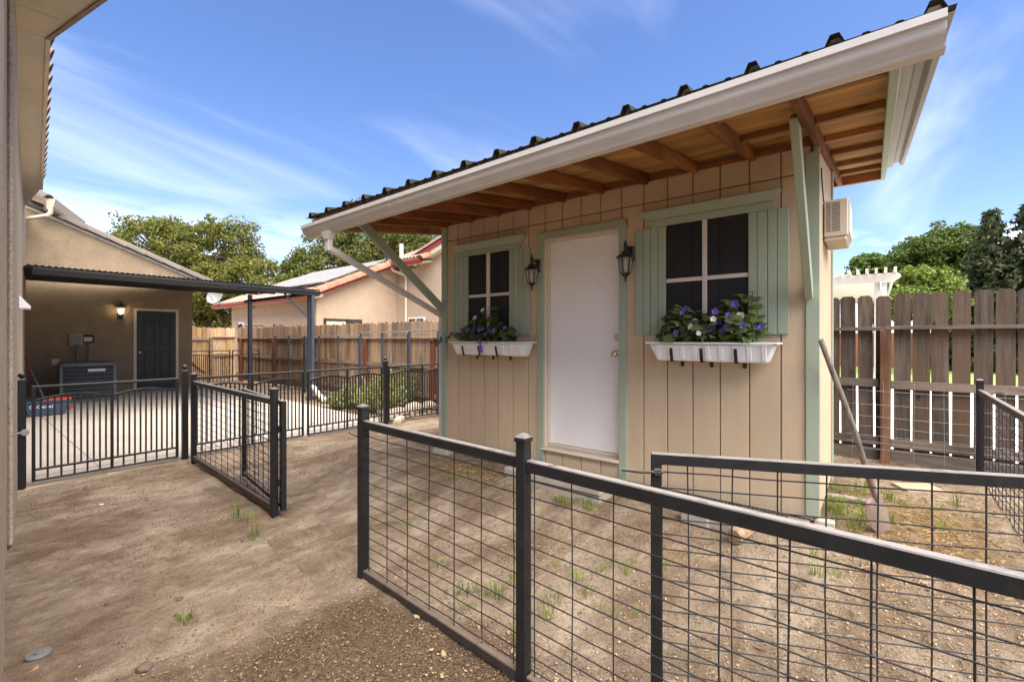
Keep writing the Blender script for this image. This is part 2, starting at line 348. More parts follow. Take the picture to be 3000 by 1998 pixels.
# ---------------------------------------------------------------- mesh builder
BASE = {}
class MB:
    def __init__(s): s.v, s.f, s.sm = [], [], False
    def add(s, vs_, fs):
        o = len(s.v); s.v += [Vector(p) for p in vs_]; s.f += [tuple(i + o for i in f) for f in fs]; return s
    def hexa(s, p):   # 8 points: bottom ring 0-3 counter-clockwise, top ring 4-7
        return s.add(p, [(3, 2, 1, 0), (4, 5, 6, 7), (0, 1, 5, 4), (1, 2, 6, 5), (2, 3, 7, 6), (3, 0, 4, 7)])
    def box(s, x0, x1, y0, y1, z0, z1):
        x0, x1 = sorted((x0, x1)); y0, y1 = sorted((y0, y1)); z0, z1 = sorted((z0, z1))
        return s.hexa([(x0, y0, z0), (x1, y0, z0), (x1, y1, z0), (x0, y1, z0), (x0, y0, z1), (x1, y0, z1), (x1, y1, z1), (x0, y1, z1)])
    def bar(s, a, b, w, h, up=(0, 0, 1)):   # w across, h along up
        a, b = Vector(a), Vector(b); d = (b - a).normalized(); up = Vector(up)
        x = d.cross(up).normalized(); y = x.cross(d).normalized()
        x *= w / 2; y *= h / 2
        return s.hexa([a - x - y, a + x - y, b + x - y, b - x - y, a - x + y, a + x + y, b + x + y, b - x + y])
    def tube(s, pts, r, n=8, caps=True):
        pts = [Vector(p) for p in pts]; rr = r if isinstance(r, (list, tuple)) else [r] * len(pts)
        vs_, fs = [], []; prev = None
        for i, p in enumerate(pts):
            d = (pts[min(i + 1, len(pts) - 1)] - pts[max(i - 1, 0)]).normalized()
            ref = prev if prev is not None else (Vector((1, 0, 0)) if abs(d.z) > 0.8 else Vector((0, 0, 1)))
            x = (ref - d * ref.dot(d)).normalized(); prev = x; y = d.cross(x)
            for k in range(n):
                a = 2 * math.pi * k / n; vs_.append(p + (x * math.cos(a) + y * math.sin(a)) * rr[i])
        for i in range(len(pts) - 1):
            for k in range(n):
                k2 = (k + 1) % n; fs.append((i * n + k, i * n + k2, (i + 1) * n + k2, (i + 1) * n + k))
        if caps: fs += [tuple(range(n - 1, -1, -1)), tuple((len(pts) - 1) * n + k for k in range(n))]
        return s.add(vs_, fs)
    def lathe(s, c, prof, n=16, ax=None):   # prof: (radius, height) from bottom to top along z or along ax
        c = Vector(c); ax = Vector(ax).normalized() if ax else Vector((0, 0, 1))
        x = ax.orthogonal().normalized() if ax.z < 0.99 else Vector((1, 0, 0)); y = ax.cross(x)
        vs_, fs = [], []
        for r, h in prof:
            for k in range(n):
                a = 2 * math.pi * (k + 0.5) / n; vs_.append(c + ax * h + (x * math.cos(a) + y * math.sin(a)) * r)
        for i in range(len(prof) - 1):
            for k in range(n):
                k2 = (k + 1) % n; fs.append((i * n + k, i * n + k2, (i + 1) * n + k2, (i + 1) * n + k))
        fs += [tuple(range(n - 1, -1, -1)), tuple((len(prof) - 1) * n + k for k in range(n))]
        return s.add(vs_, fs)
    def prism(s, poly, off):   # polygon extruded along vector off
        poly = [Vector(p) for p in poly]; off = Vector(off); n = len(poly)
        nrm = Vector((0, 0, 0))
        for i in range(n): nrm += poly[i].cross(poly[(i + 1) % n])
        if nrm.dot(off) > 0: poly.reverse()
        return s.add(poly + [p + off for p in poly], [tuple(range(n))] + [tuple(range(2 * n - 1, n - 1, -1))] + [(i, n + i, n + (i + 1) % n, (i + 1) % n)[::1] for i in range(n)])
    def mesh(s, name, mat, base=Vector((0, 0, 0)), smooth=False):
        me = bpy.data.meshes.new(name); me.from_pydata([p - base for p in s.v], [], s.f); me.update()
        me.materials.append(MATS[mat])
        if smooth: me.polygons.foreach_set('use_smooth', [True] * len(me.polygons))
        return me
    def build(s, name, mat, parent=None, smooth=False, bevel=0.0, seg=1, at=None):
        base = BASE.get(parent.as_pointer(), Vector((0, 0, 0))) if parent else (Vector(at) if at is not None else Vector((0, 0, 0)))
        me = s.mesh(name, mat, base, smooth)
        o = bpy.data.objects.new(name, me); C.objects.link(o)
        if parent: o.parent = parent
        else: o.location = base
        BASE[o.as_pointer()] = base
        if smooth: me.set_sharp_from_angle(angle=math.radians(40))
        if bevel:
            b = o.modifiers.new('bevel', 'BEVEL'); b.width = bevel; b.segments = seg; b.limit_method = 'ANGLE'; b.angle_limit = math.radians(50)
        return o
def piece(name, me, parent, loc, rot=(0, 0, 0), scale=(1, 1, 1)):
    o = bpy.data.objects.new(name, me); C.objects.link(o); o.parent = parent
    base = BASE.get(parent.as_pointer(), Vector((0, 0, 0)))
    o.location = Vector(loc) - base; o.rotation_euler = rot; o.scale = scale
    BASE[o.as_pointer()] = Vector(loc)
    return o
def tag(o, label=None, cat=None, group=None, kind=None):
    if label: o['label'] = label
    if cat: o['category'] = cat
    if group: o['group'] = group
    if kind: o['kind'] = kind
    return o
def thing(name, loc, label, cat, group=None):
    o = bpy.data.objects.new(name, None); C.objects.link(o); o.location = loc; o.empty_display_size = 0.1
    BASE[o.as_pointer()] = Vector(loc)
    return tag(o, label, cat, group)
def part(name, mat, parent, fn, **kw):
    m = MB(); fn(m); return m.build(name, mat, parent, **kw)
def boxp(name, mat, parent, dims, bevel=0.0):
    return MB().box(*dims).build(name, mat, parent, bevel=bevel)
def barp(name, mat, parent, a, b, w, h, up=(0, 0, 1), bevel=0.0):
    return MB().bar(a, b, w, h, up).build(name, mat, parent, bevel=bevel)
def tubep(name, mat, parent, pts, r, n=8):
    return MB().tube(pts, r, n).build(name, mat, parent, smooth=n > 5)
R = random.Random(7)
def sstep(a, b, x):
    t = max(0.0, min(1.0, (x - a) / (b - a))); return t * t * (3 - 2 * t)
# ================================================================ GROUND
def gz(u, v):
    z = 0.13 * sstep(2.0, 3.5, v) * (1 - sstep(6.6, 7.0, v)) * sstep(-5.9, -4.6, u)
    if u < -6.55: z -= 0.05 * sstep(-6.55, -6.75, u) * (1 - sstep(4.7, 4.95, v))
    return z
def axis(lo, hi, step, far):
    a = list(np.arange(lo, hi + 1e-6, step)); s = step * 1.5; x = a[-1]
    up, dn = [], []
    while x < far: x += s; up.append(x); s *= 1.22
    s = step * 1.5; x = a[0]
    while x > -far: x -= s; dn.append(x); s *= 1.22
    return dn[::-1] + a + up
us, vv = axis(-6.9, 1.5, 0.036, 900), axis(-0.7, 6.5, 0.036, 900)
gv, mul, stw = [], [], []
for v in vv:
    for u in us:
        z = gz(u, v)
        if -8 < u < 2.6 and -1.8 < v < 7.6:
            q = Vector((u, v * 0.45, 0.0))
            z += 0.022 * noise.noise(q * 2.2) + 0.012 * noise.noise(q * 6.0 + Vector((3, 1, 0)))
            n3 = noise.noise(Vector((u * 13, v * 9, 1.0))); n4 = noise.noise(Vector((u * 1.7, v * 1.7, 5.0)))
            z += (0.008 + 0.010 * max(0, n4)) * n3
        elif abs(u) > 40 or abs(v) > 40: z -= 0.1
        gv.append((u, v, z))
        m = sstep(-3.1, -1.7, u) * (1 - sstep(1.35, 1.85, v))
        m = max(m, 0.45 * sstep(-2.6, -1.6, u) * (1 - sstep(1.6, 2.9, v)))
        mul.append(m)
        s = max(0, 1 - math.hypot((u + 3.3) / 0.9, (v - 3.35) / 0.35)) + max(0, 1 - math.hypot((u - 0.25) / 0.7, (v - 4.3) / 1.5)) + 0.6 * max(0, 1 - math.hypot((u + 1.0) / 0.6, (v - 2.9) / 0.4))
        stw.append(min(1.0, s * 1.3))
nu = len(us); gf = []
for j in range(len(vv) - 1):
    for i in range(nu - 1):
        gf.append((j * nu + i, j * nu + i + 1, (j + 1) * nu + i + 1, (j + 1) * nu + i))
gme = bpy.data.meshes.new('ground'); gme.from_pydata(gv, [], gf); gme.update()
for nm, data in (('mulch', mul), ('straw', stw)):
    gme.attributes.new(nm, 'FLOAT', 'POINT').data.foreach_set('value', data)
gme.polygons.foreach_set('use_smooth', [True] * len(gf)); gme.materials.append(MATS['dirt'])
gob = bpy.data.objects.new('ground', gme); C.objects.link(gob); tag(gob, kind='structure')

# concrete patio, gently rising to the garage, cut in slabs by joints
def slabz(u): return 0.025 + 0.105 * max(0.0, min(1.0, (-6.62 - u) / 8.2))
pat = thing('patio_pavement', (-10, 2, 0), None, None); tag(pat, kind='structure')
for i, (a, b) in enumerate(((-6.62, -8.9), (-8.912, -11.2), (-11.212, -13.2), (-13.212, -15.3))):
    for c, d in ((-2.5, 1.1), (1.112, 4.88)):
        MB().hexa([(b, c, -0.2), (a, c, -0.2), (a, d, -0.2), (b, d, -0.2), (b, c, slabz(b)), (a, c, slabz(a)), (a, d, slabz(a)), (b, d, slabz(b))]).build('concrete_slab', 'concrete', pat)
part('joint_filler', 'block_grey', pat, lambda m: m.hexa([(-15.3, -2.5, -0.2), (-6.63, -2.5, -0.2), (-6.63, 4.87, -0.2), (-15.3, 4.87, -0.2), (-15.3, -2.5, slabz(-15.3) - 0.008), (-6.63, -2.5, slabz(-6.63) - 0.008), (-6.63, 4.87, slabz(-6.63) - 0.008), (-15.3, 4.87, slabz(-15.3) - 0.008)]))
MB().box(-4, 40, 7.2, 19.8, -0.3, 0.02).build('neighbour_pavement', 'bright_concrete'); tag(bpy.data.objects['neighbour_pavement'], kind='structure')
MB().box(-4, 60, 19.8, 29.5, -0.3, 0.0245).build('neighbour_lawn', 'lawn'); tag(bpy.data.objects['neighbour_lawn'], kind='structure')

# ================================================================ SHED
VW = 3.729
shed = thing('garden_shed', (-2.2, 4.3, 0.1), 'tan garden shed with white door, sage green trim and deep overhanging eave', 'shed')
UL, UR = onv(1299, 900, VW).x, onv(2395, 900, VW).x          # outer corners
ZB = HC - 1.238; ZT = HC + 1.306; VB = 4.97; SLOPE = 0.152
def rz(v): return ZT + SLOPE * (v - VW)                       # underside of the rafters
ZS = onv(1700, 633.6, VW).z                                    # horizontal seam
def uw(px): return onv(px, 900, VW).x
def zw(px, py): return onv(px, py, VW).z
# door opening is cut as a recess: the door sits in front of the core, inside a deep frame
dl, dr = uw(1594.4), uw(1814.7); dzt = zw(1594.4, 668); dzb = zw(1593, 1309)
fl, fr, fzt = uw(1577), uw(1837), zw(1577, 686.3)
dtop = fzt - (dl - fl)
cm = MB(); c0, c1, cz0, cz1 = VW + 0.012, VB - 0.012, ZB + 0.005, ZT + 0.10
cm.box(UL + 0.012, dl - 0.02, c0, c1, cz0, cz1).box(dr + 0.02, UR - 0.012, c0, c1, cz0, cz1)
cm.box(dl - 0.02, dr + 0.02, c0, c1, dtop + 0.01, cz1).box(dl - 0.02, dr + 0.02, c0, c1, cz0, dzb - 0.02)
core = cm.build('wall_core', 'groove', shed)
g0 = uw(1341.9); pitch = 0.2032
k0 = math.ceil((UL + 0.03 - g0) / pitch)
edges = [UL + 0.035] + [g0 + pitch * k for k in range(k0, 40) if UL + 0.06 < g0 + pitch * k < UR - 0.06] + [UR - 0.035]
def sboard(a, b, z0, z1):
    if b - a < 0.006: return
    MB().box(a, b, VW, VW + 0.014, z0, z1).build('siding_board', 'tan_siding', core, bevel=0.0025)
for a, b in zip(edges[:-1], edges[1:]):
    a, b = a + 0.0045, b - 0.0045
    sboard(a, b, ZS + 0.006, ZT + 0.02)
    for (p, q) in ((a, min(b, fl + 0.03)), (max(a, fr - 0.03), b)):
        if q - p > 0.01: sboard(p, q, ZB, ZS - 0.006)
    p, q = max(a, fl + 0.03), min(b, fr - 0.03)
    if q - p > 0.01:
        sboard(p, q, fzt - 0.02, ZS - 0.006); sboard(p, q, ZB, dzb - 0.03)
# side walls (right one shows) with narrow grooves
for k in range(6):
    a = VW + 0.03 + k * 0.2032; b = min(a + 0.196, VB - 0.03)
    if b > a: MB().box(UR - 0.014, UR, a, b, ZB, rz((a + b) / 2) - 0.005).build('siding_board', 'tan_siding', core, bevel=0.0025)
    if b > a: MB().box(UL, UL + 0.014, a, b, ZB, rz((a + b) / 2) - 0.005).build('siding_board', 'tan_siding', core, bevel=0.0025)
# nail heads
nails = MB()
for e in edges[1:-1]:
    for z in (0.5, 0.86, 1.25, 1.62, 2.02):
        if R.random() < 0.45: 
            nails.lathe((e + 0.02, VW - 0.0005, z + R.uniform(-0.05, 0.05)), [(0.0028, 0), (0.0028, 0.002)], 6, ax=(0, 1, 0))
o = nails.build('nail_heads', 'groove', core); tag(o, kind='stuff')
# corner trims
trz = zw(1305, 668)
boxp('corner_trim', 'sage', shed, (UL - 0.016, uw(1311), VW - 0.018, VW + 0.012, ZB - 0.02, ZT + 0.02), 0.003)
boxp('corner_trim', 'sage', shed, (UL - 0.018, UL - 0.001, VW + 0.013, VW + 0.10, ZB - 0.02, ZT + 0.02), 0.003)
boxp('corner_trim', 'sage', shed, (uw(2361), UR + 0.014, VW - 0.018, VW + 0.012, onv(2377, 1512, VW).z, ZT - 0.03), 0.003)
boxp('corner_trim', 'sage', shed, (UR - 0.002, UR + 0.016, VB - 0.06, VB + 0.012, ZB - 0.02, rz(VB) - 0.01), 0.003)
# top plate and insulation showing between the rafters
boxp('top_plate', 'rafter_wood', shed, (UL, UR, VW - 0.004, VW + 0.06, ZT + 0.02, ZT + 0.055))
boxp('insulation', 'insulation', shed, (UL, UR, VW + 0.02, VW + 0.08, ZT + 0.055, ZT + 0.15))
# door
jd = 0.095
boxp('door_frame', 'sage', shed, (fl, dl, VW - 0.02, VW + 0.010, ZB - 0.03, fzt - 0.001), 0.003)
boxp('door_frame', 'sage', shed, (dr, fr, VW - 0.02, VW + 0.010, ZB - 0.03, fzt - 0.001), 0.003)
boxp('door_frame', 'sage', shed, (fl, fr, VW - 0.0215, VW + 0.010, dtop, fzt), 0.003)

for nm, dm in (('jamb', (dl - 0.02, dl, VW + 0.0105, VW + 0.16, dzb, dtop + 0.02)), ('jamb', (dr, dr + 0.02, VW + 0.0105, VW + 0.16, dzb, dtop + 0.02)), ('jamb', (dl, dr, VW + 0.0105, VW + 0.16, dtop, dtop + 0.02)),
               ('door_stop', (dl, dl + 0.016, VW + 0.055, VW + 0.0945, dzb + 0.03, dtop)), ('door_stop', (dl + 0.016, dr, VW + 0.055, VW + 0.0945, dtop - 0.02, dtop))):
    boxp(nm, 'jamb', shed, dm, 0.002)
boxp('threshold', 'jamb', shed, (dl - 0.012, dr + 0.002, VW - 0.045, VW + 0.012, dzb - 0.018, dzb), 0.003)
boxp('threshold', 'concrete', shed, (dl, dr, VW + 0.013, VW + 0.16, dzb - 0.018, dzb + 0.006), 0.002)
boxp('threshold', 'jamb', shed, (dl, dr, VW + 0.075, VW + 0.094, dzb + 0.0065, dzb + 0.028), 0.002)
door = boxp('door', 'door_white', shed, (dl + 0.004, dr - 0.004, VW + 0.095, VW + 0.14, dzb + 0.03, dtop - 0.004), 0.002)
kn = onv(1806, 1037, VW + 0.095); kd = onv(1808, 990, VW + 0.095)
part('door_knob', 'chrome', door, lambda m: m.lathe(kn, [(0.030, 0), (0.033, -0.006), (0.013, -0.012), (0.013, -0.028), (0.024, -0.036), (0.029, -0.048), (0.026, -0.062), (0.012, -0.068)], 18, ax=(0, 1, 0)), smooth=True)
part('deadbolt', 'chrome', door, lambda m: m.lathe(kd, [(0.030, 0), (0.031, -0.008), (0.024, -0.018), (0.010, -0.020)], 18, ax=(0, 1, 0)), smooth=True)
pk = onv(1747, 886, VW + 0.095)
part('door_chip', 'jamb', door, lambda m: m.lathe(pk, [(0.006, 0), (0.004, -0.002)], 7, ax=(0, 1, 0)))

# windows: black panels on the siding with muntins, headers and board shutters
def window(xl, xr, hd, shl, shr, vbars_l, vbars_r, mv, mh, zbot):
    w0, w1 = uw(xl), uw(xr)
    htl, htr, hbl, hbr = hd                                    # header corner pixels
    zt = (zw(*htl) + zw(*htr)) / 2; zb = (zw(*hbl) + zw(*hbr)) / 2
    win = boxp('window', 'screen_black', shed, (w0 - 0.004, w1 + 0.004, VW - 0.006, VW - 0.0005, zbot, zb + 0.02))
    boxp('sill', 'sage', win, (w0 - 0.10, w1 + 0.10, VW - 0.012, VW - 0.0007, zbot - 0.07, zbot - 0.0005), 0.002)
    mu, mw = uw((mv[0] + mv[1]) / 2), abs(uw(mv[1]) - uw(mv[0])); mz, mt = mh
    # panes, each cut by the siding grooves behind the black screen
    for (z0, z1) in ((zbot, mz - mt / 2), (mz + mt / 2, zb)):
        for (p, q) in ((w0, mu - mw / 2), (mu + mw / 2, w1)):
            pan = None
            cuts = [p] + [e for e in edges if p + 0.01 < e < q - 0.01] + [q]
            for a, b in zip(cuts[:-1], cuts[1:]):
                boxp('pane', 'screen_black', win, (a + 0.003, b - 0.003, VW - 0.010, VW - 0.0065, z0, z1))
    boxp('muntin', 'muntin', win, (mu - mw / 2, mu + mw / 2, VW - 0.020, VW - 0.0065, zbot, zb), 0.002)
    boxp('muntin', 'muntin', win, (w0, mu - mw / 2 - 0.0005, VW - 0.018, VW - 0.0065, mz - mt / 2, mz + mt / 2), 0.002)
    boxp('muntin', 'muntin', win, (mu + mw / 2 + 0.0005, w1, VW - 0.018, VW - 0.0065, mz - mt / 2, mz + mt / 2), 0.002)
    # header: lower board and flared crown
    ul, ur, bl, br = uw(htl[0]), uw(htr[0]), uw(hbl[0]), uw(hbr[0])
    zm = zb + (zt - zb) * 0.45; f = (zm - zb) / (zt - zb)
    ml, mr_ = bl + (ul - bl) * f, br + (ur - br) * f
    hdr = part('window_header', 'sage', shed, lambda m: m.prism([(bl, VW - 0.001, zb), (br, VW - 0.001, zb), (mr_, VW - 0.001, zm), (ml, VW - 0.001, zm)], (0, -0.024, 0)), bevel=0.002)
    part('crown', 'sage', hdr, lambda m: m.hexa([(ml, VW - 0.044, zm + 0.001), (mr_, VW - 0.044, zm + 0.001), (mr_, VW - 0.001, zm + 0.001), (ml, VW - 0.001, zm + 0.001),
                                                (ul, VW - 0.075, zt), (ur, VW - 0.075, zt), (ur, VW - 0.001, zt), (ul, VW - 0.001, zt)]), bevel=0.002)
    zsb = zbot + 0.02
    for bars, side in ((vbars_l, 0), (vbars_r, 1)):
        root = None
        for i, (a, b) in enumerate(zip(bars[:-1], bars[1:])):
            inner = (i >= 2) if side == 0 else (i < 2)
            z1 = zb - 0.002
            dims = (uw(a) + 0.002, uw(b) - 0.002, VW - 0.026, VW - 0.0005, zsb, z1)
            if root is None:
                root = MB().box(uw(bars[0]) + 0.004, uw(bars[-1]) - 0.004, VW - 0.0135, VW - 0.0065, zsb + 0.01, z1 - 0.01).build('shutter', 'sage', shed)
            boxp('shutter_board', 'sage', root, (dims[0], dims[1], VW - 0.026, VW - 0.014, zsb, z1), 0.003)
    return win
window(1376, 1494.5, ((1335, 727), (1543.4, 687.2), (1347.6, 757), (1524, 728)), None, None, (1327.5, 1338, 1349.5, 1361, 1375), (1495.2, 1507.7, 1522.3, 1536.4, 1556),
       (1428, 1437.8), (zw(1435, 865), 0.032), zw(1500, 988.5))
window(1954.2, 2192.5, ((1880.8, 630), (2290.6, 559.6), (1909.4, 669), (2250, 617)), None, None, (1863.8, 1887, 1908.4, 1930.7, 1953.6), (2193.2, 2219.4, 2249.2, 2277.8, 2314),
       (2059, 2072.6), (zw(2072, 815), 0.032), zw(2090, 988))

# rafters, ply deck, lookouts, fascia
VF = 2.36                                                       # inner face of the front fascia
rafter_u = [uw(1310) + 0.4064 * k for k in range(10)]
RL = onu(1100, 677, UL - 0.40).x
rake_l, rake_r = UL - 0.395, 0.045
def rafter(u, v0, v1, mat='rafter_wood', w=0.038, h=0.088, name='rafter'):
    m = MB(); m.hexa([(u - w / 2, v0, rz(v0)), (u + w / 2, v0, rz(v0)), (u + w / 2, v1, rz(v1)), (u - w / 2, v1, rz(v1)),
                      (u - w / 2, v0, rz(v0) + h), (u + w / 2, v0, rz(v0) + h), (u + w / 2, v1, rz(v1) + h), (u - w / 2, v1, rz(v1) + h)])
    return m.build(name, mat, shed, bevel=0.003)
for i, u in enumerate(rafter_u): rafter(u, VF, 6.15 if i > 7 else VW + 0.3)
rafter(rake_l, VF, 6.15, 'lookout_wood', name='rake_board')
part('rake_fascia', 'sage', shed, lambda m: m.hexa([(rake_l - 0.04, VF, rz(VF) - 0.01), (rake_l - 0.021, VF, rz(VF) - 0.01), (rake_l - 0.021, 6.15, rz(6.15) - 0.01), (rake_l - 0.04, 6.15, rz(6.15) - 0.01),
                                                    (rake_l - 0.04, VF, rz(VF) + 0.1), (rake_l - 0.021, VF, rz(VF) + 0.1), (rake_l - 0.021, 6.15, rz(6.15) + 0.1), (rake_l - 0.04, 6.15, rz(6.15) + 0.1)]), bevel=0.003)
part('rake_fascia', 'sage', shed, lambda m: m.hexa([(rake_r, VF - 0.02, rz(VF) - 0.012), (rake_r + 0.038, VF - 0.02, rz(VF) - 0.012), (rake_r + 0.038, 6.2, rz(6.2) - 0.012), (rake_r, 6.2, rz(6.2) - 0.012),
                                                    (rake_r, VF - 0.02, rz(VF) + 0.10), (rake_r + 0.038, VF - 0.02, rz(VF) + 0.10), (rake_r + 0.038, 6.2, rz(6.2) + 0.10), (rake_r, 6.2, rz(6.2) + 0.10)]), bevel=0.003)
for v in (2.68, 3.28, 3.89, 4.47, 5.11, 5.68):
    for a, b in ((rafter_u[8] + 0.02, rafter_u[9] - 0.02), (rafter_u[9] + 0.02, rake_r)):
        z = rz(v) + 0.048
        if v > VB - 0.05 or v < VW or a > rafter_u[9]:
            MB().box(a, b, v - 0.019, v + 0.019, z, z + 0.044).build('lookout', 'lookout_wood', shed, bevel=0.003)
MB().box(rake_l, rake_r, 6.15, 6.19, rz(6.15) + 0.0, rz(6.15) + 0.09).build('back_beam', 'lookout_wood', shed, bevel=0.003)
def sheet(name, mat, u0, u1, v0, v1, z_off, t):
    return part(name, mat, shed, lambda m: m.hexa([(u0, v0, rz(v0) + z_off), (u1, v0, rz(v0) + z_off), (u1, v1, rz(v1) + z_off), (u0, v1, rz(v1) + z_off),
                                             (u0, v0, rz(v0) + z_off + t), (u1, v0, rz(v0) + z_off + t), (u1, v1, rz(v1) + z_off + t), (u0, v1, rz(v1) + z_off + t)]))
for a, b in ((rake_l - 0.02, rafter_u[2]), (rafter_u[2] + 0.003, rafter_u[8]), (rafter_u[8] + 0.003, rake_r)):
    for c, d in ((VF, 3.57), (3.573, 4.79), (4.793, 6.19)): sheet('plywood_sheet', 'ply', a, b, c, d, 0.0935, 0.012)
MB().box(rake_l - 0.04, rake_r + 0.038, VF - 0.022, VF - 0.002, rz(VF) - 0.015, rz(VF) + 0.10).build('fascia', 'lookout_wood', shed)
# ribbed metal roof, dark above, plain underneath
RU0, RU1, RV0, RV1 = UL - 0.47, 0.232, VF - 0.075, 6.27
prof = []
u = RU0; rib0 = onv(908, 620, RV0).x
def ribh(u):
    d = (u - rib0) % 0.3048; d = min(d, 0.3048 - d)
    h = 0.042 * max(0.0, min(1.0, (0.034 - d) / 0.018))
    for c in (0.102, 0.2032):
        e = abs(((u - rib0) % 0.3048) - c); h = max(h, 0.007 * max(0.0, min(1.0, (0.016 - e) / 0.008)))
    return h
pts = sorted(set([RU0, RU1] + [round(x, 5) for k in range(-1, 18) for c in (0, 0.102, 0.2032) for x in
      [rib0 + 0.3048 * k + c + dd for dd in ((-0.034, -0.016, 0.016, 0.034) if c == 0 else (-0.016, -0.008, 0.008, 0.016))] if RU0 < x < RU1]))
def roofsheet(off, name, mat, parent, RV0=RV0):
    m = MB(); n = len(pts)
    for v in (RV0, RV1):
        for q in pts: m.v.append(Vector((q, v, rz(v) + 0.118 + ribh(q) + off)))
    for k in range(2):
        for q in pts: m.v.append(Vector((q, (RV0, RV1)[k], rz((RV0, RV1)[k]) + 0.118 + ribh(q) + off + 0.0015)))
    for i in range(n - 1):
        m.f += [(i + n, i + n + 1, i + 1, i), (2 * n + i, 2 * n + i + 1, 3 * n + i + 1, 3 * n + i), (i, i + 1, 2 * n + i + 1, 2 * n + i), (3 * n + i, 3 * n + i + 1, n + i + 1, n + i)]
    return m.build(name, mat, parent)
roof = roofsheet(0.0028, 'metal_roof', 'roof_brown', shed)
roofsheet(0.0, 'roof_underside', 'roof_under', roof, VF - 0.018)
# closure edge under the roof lip at the front
# gutter: K-style trough, falling a little towards the downspout on the left
GL, GR = onv(881, 665, 2.22).x, onv(2772, 60, 2.22).x
gzl, gzr = onv(881, 662.5, 2.22).z, onv(2772, 23, 2.22).z
kp = [(0.120, 0.0), (0.120, -0.108), (0.112, -0.116), (0.064, -0.116), (0.056, -0.108), (0.052, -0.094), (0.030, -0.078), (0.019, -0.062), (0.015, -0.036), (0.0, -0.031), (0.0, 0.0)]
ko = kp + [(0.003, -0.0), (0.003, -0.028), (0.018, -0.033), (0.022, -0.060), (0.033, -0.076), (0.055, -0.092), (0.059, -0.106), (0.066, -0.113), (0.110, -0.113), (0.117, -0.106), (0.117, 0.0)]
def gutter(m):
    us_ = [GL + (GR - GL) * k / 24 for k in range(25)]; n = len(ko)
    for q in us_:
        t = (q - GL) / (GR - GL); zz = gzl + (gzr - gzl) * t
        for dv, dz in ko: m.v.append(Vector((q, 2.22 + dv, zz + dz)))
    for i in range(24):
        for k in range(n):
            k2 = (k + 1) % n; m.f.append((i * n + k, (i + 1) * n + k, (i + 1) * n + k2, i * n + k2))
gut = part('gutter', 'gutter_white', shed, gutter, smooth=True)
for q, zz, s in ((GL, gzl, -1), (GR, gzr, 1)):
    part('end_cap', 'gutter_white', gut, lambda m: m.prism([(q, 2.22 + a, zz + b) for a, b in kp], (0.004 * s, 0, 0)))
jq = onv(1180, 600, 2.22).x
def lapf(q):
    t = (q - GL) / (GR - GL); zz = gzl + (gzr - gzl) * t
    part('lap_joint', 'gutter_white', gut, lambda m: m.prism([(q, 2.22 + a * 1.02 - 0.0022, zz + b * 1.03 + 0.001) for a, b in kp], (0.05, 0, 0)))
lapf(GL + 0.24)
lapf(GL + 1.35)
for k in range(7):
    q = GL + 0.35 + k * 0.66; t = (q - GL) / (GR - GL)
    boxp('gutter_strap', 'gutter_white', gut, (q, q + 0.02, 2.223, 2.337, gzl + (gzr - gzl) * t - 0.004, gzl + (gzr - gzl) * t + 0.002))
# downspout: outlet, elbow, long diagonal back to the corner, then down the side
du = onv(962, 680, 2.28).x; dz0 = gzl - 0.108
dsp = part('downspout', 'gutter_white', shed, lambda m: m.hexa([(du - 0.032, 2.25, dz0 - 0.075), (du + 0.032, 2.25, dz0 - 0.075), (du + 0.032, 2.31, dz0 - 0.075), (du - 0.032, 2.31, dz0 - 0.075),
                                                        (du - 0.06, 2.24, dz0), (du + 0.06, 2.24, dz0), (du + 0.06, 2.335, dz0), (du - 0.06, 2.335, dz0)]), bevel=0.003)
p0 = Vector((du, 2.285, dz0 - 0.075)); p1 = Vector((du, 2.285, dz0 - 0.17)); pe = Vector((UL - 0.055, VW + 0.03, onv(1298, 930, VW + 0.03).z + 0.02))
part('pipe', 'gutter_white', dsp, lambda m: m.bar(p0, p1 + Vector((0, 0, -0.01)), 0.062, 0.05, up=(0, 1, 0)), bevel=0.004)
part('pipe', 'gutter_white', dsp, lambda m: m.bar(p1 + Vector((0, 0, 0.02)), pe, 0.058, 0.052, up=(0, 0, 1)), bevel=0.004)
part('pipe', 'gutter_white', dsp, lambda m: m.bar(pe + Vector((0, 0, 0.03)), Vector((pe.x, pe.y, 0.16)), 0.062, 0.056, up=(0, 1, 0)), bevel=0.004)
part('shoe', 'gutter_white', dsp, lambda m: m.bar(Vector((pe.x + 0.005, pe.y + 0.02, 0.19)), Vector((pe.x - 0.02, pe.y - 0.10, 0.12)), 0.066, 0.06), bevel=0.004)
# diagonal braces
b0 = Vector((UL + 0.012, VW - 0.03, zw(1305, 905))); b1 = onu(1064, 668, UL + 0.012)
b1 = Vector((UL + 0.012, b1.y, rz(b1.y) - 0.0)); dd = (b1 - b0).normalized()
part('brace', 'sage', shed, lambda m: m.bar(b0 - dd * 0.02, b1 + dd * 0.05, 0.038, 0.088, up=(0, 1, 1)), bevel=0.003)
b2 = Vector((UR - 0.045, VW - 0.035, zw(2372, 862))); b3 = onu(2330, 265, UR - 0.045); b3 = Vector((UR - 0.045, b3.y, rz(b3.y)))
dd2 = (b3 - b2).normalized()
part('brace', 'sage', shed, lambda m: m.bar(b2 - dd2 * 0.02, b3 + dd2 * 0.06, 0.045, 0.088, up=(0, 1, 1)), bevel=0.003)
boxp('post_stub', 'sage', shed, (UR - 0.02, UR + 0.014, VW - 0.018, VW + 0.012, ZT - 0.029, ZT + 0.09), 0.003)
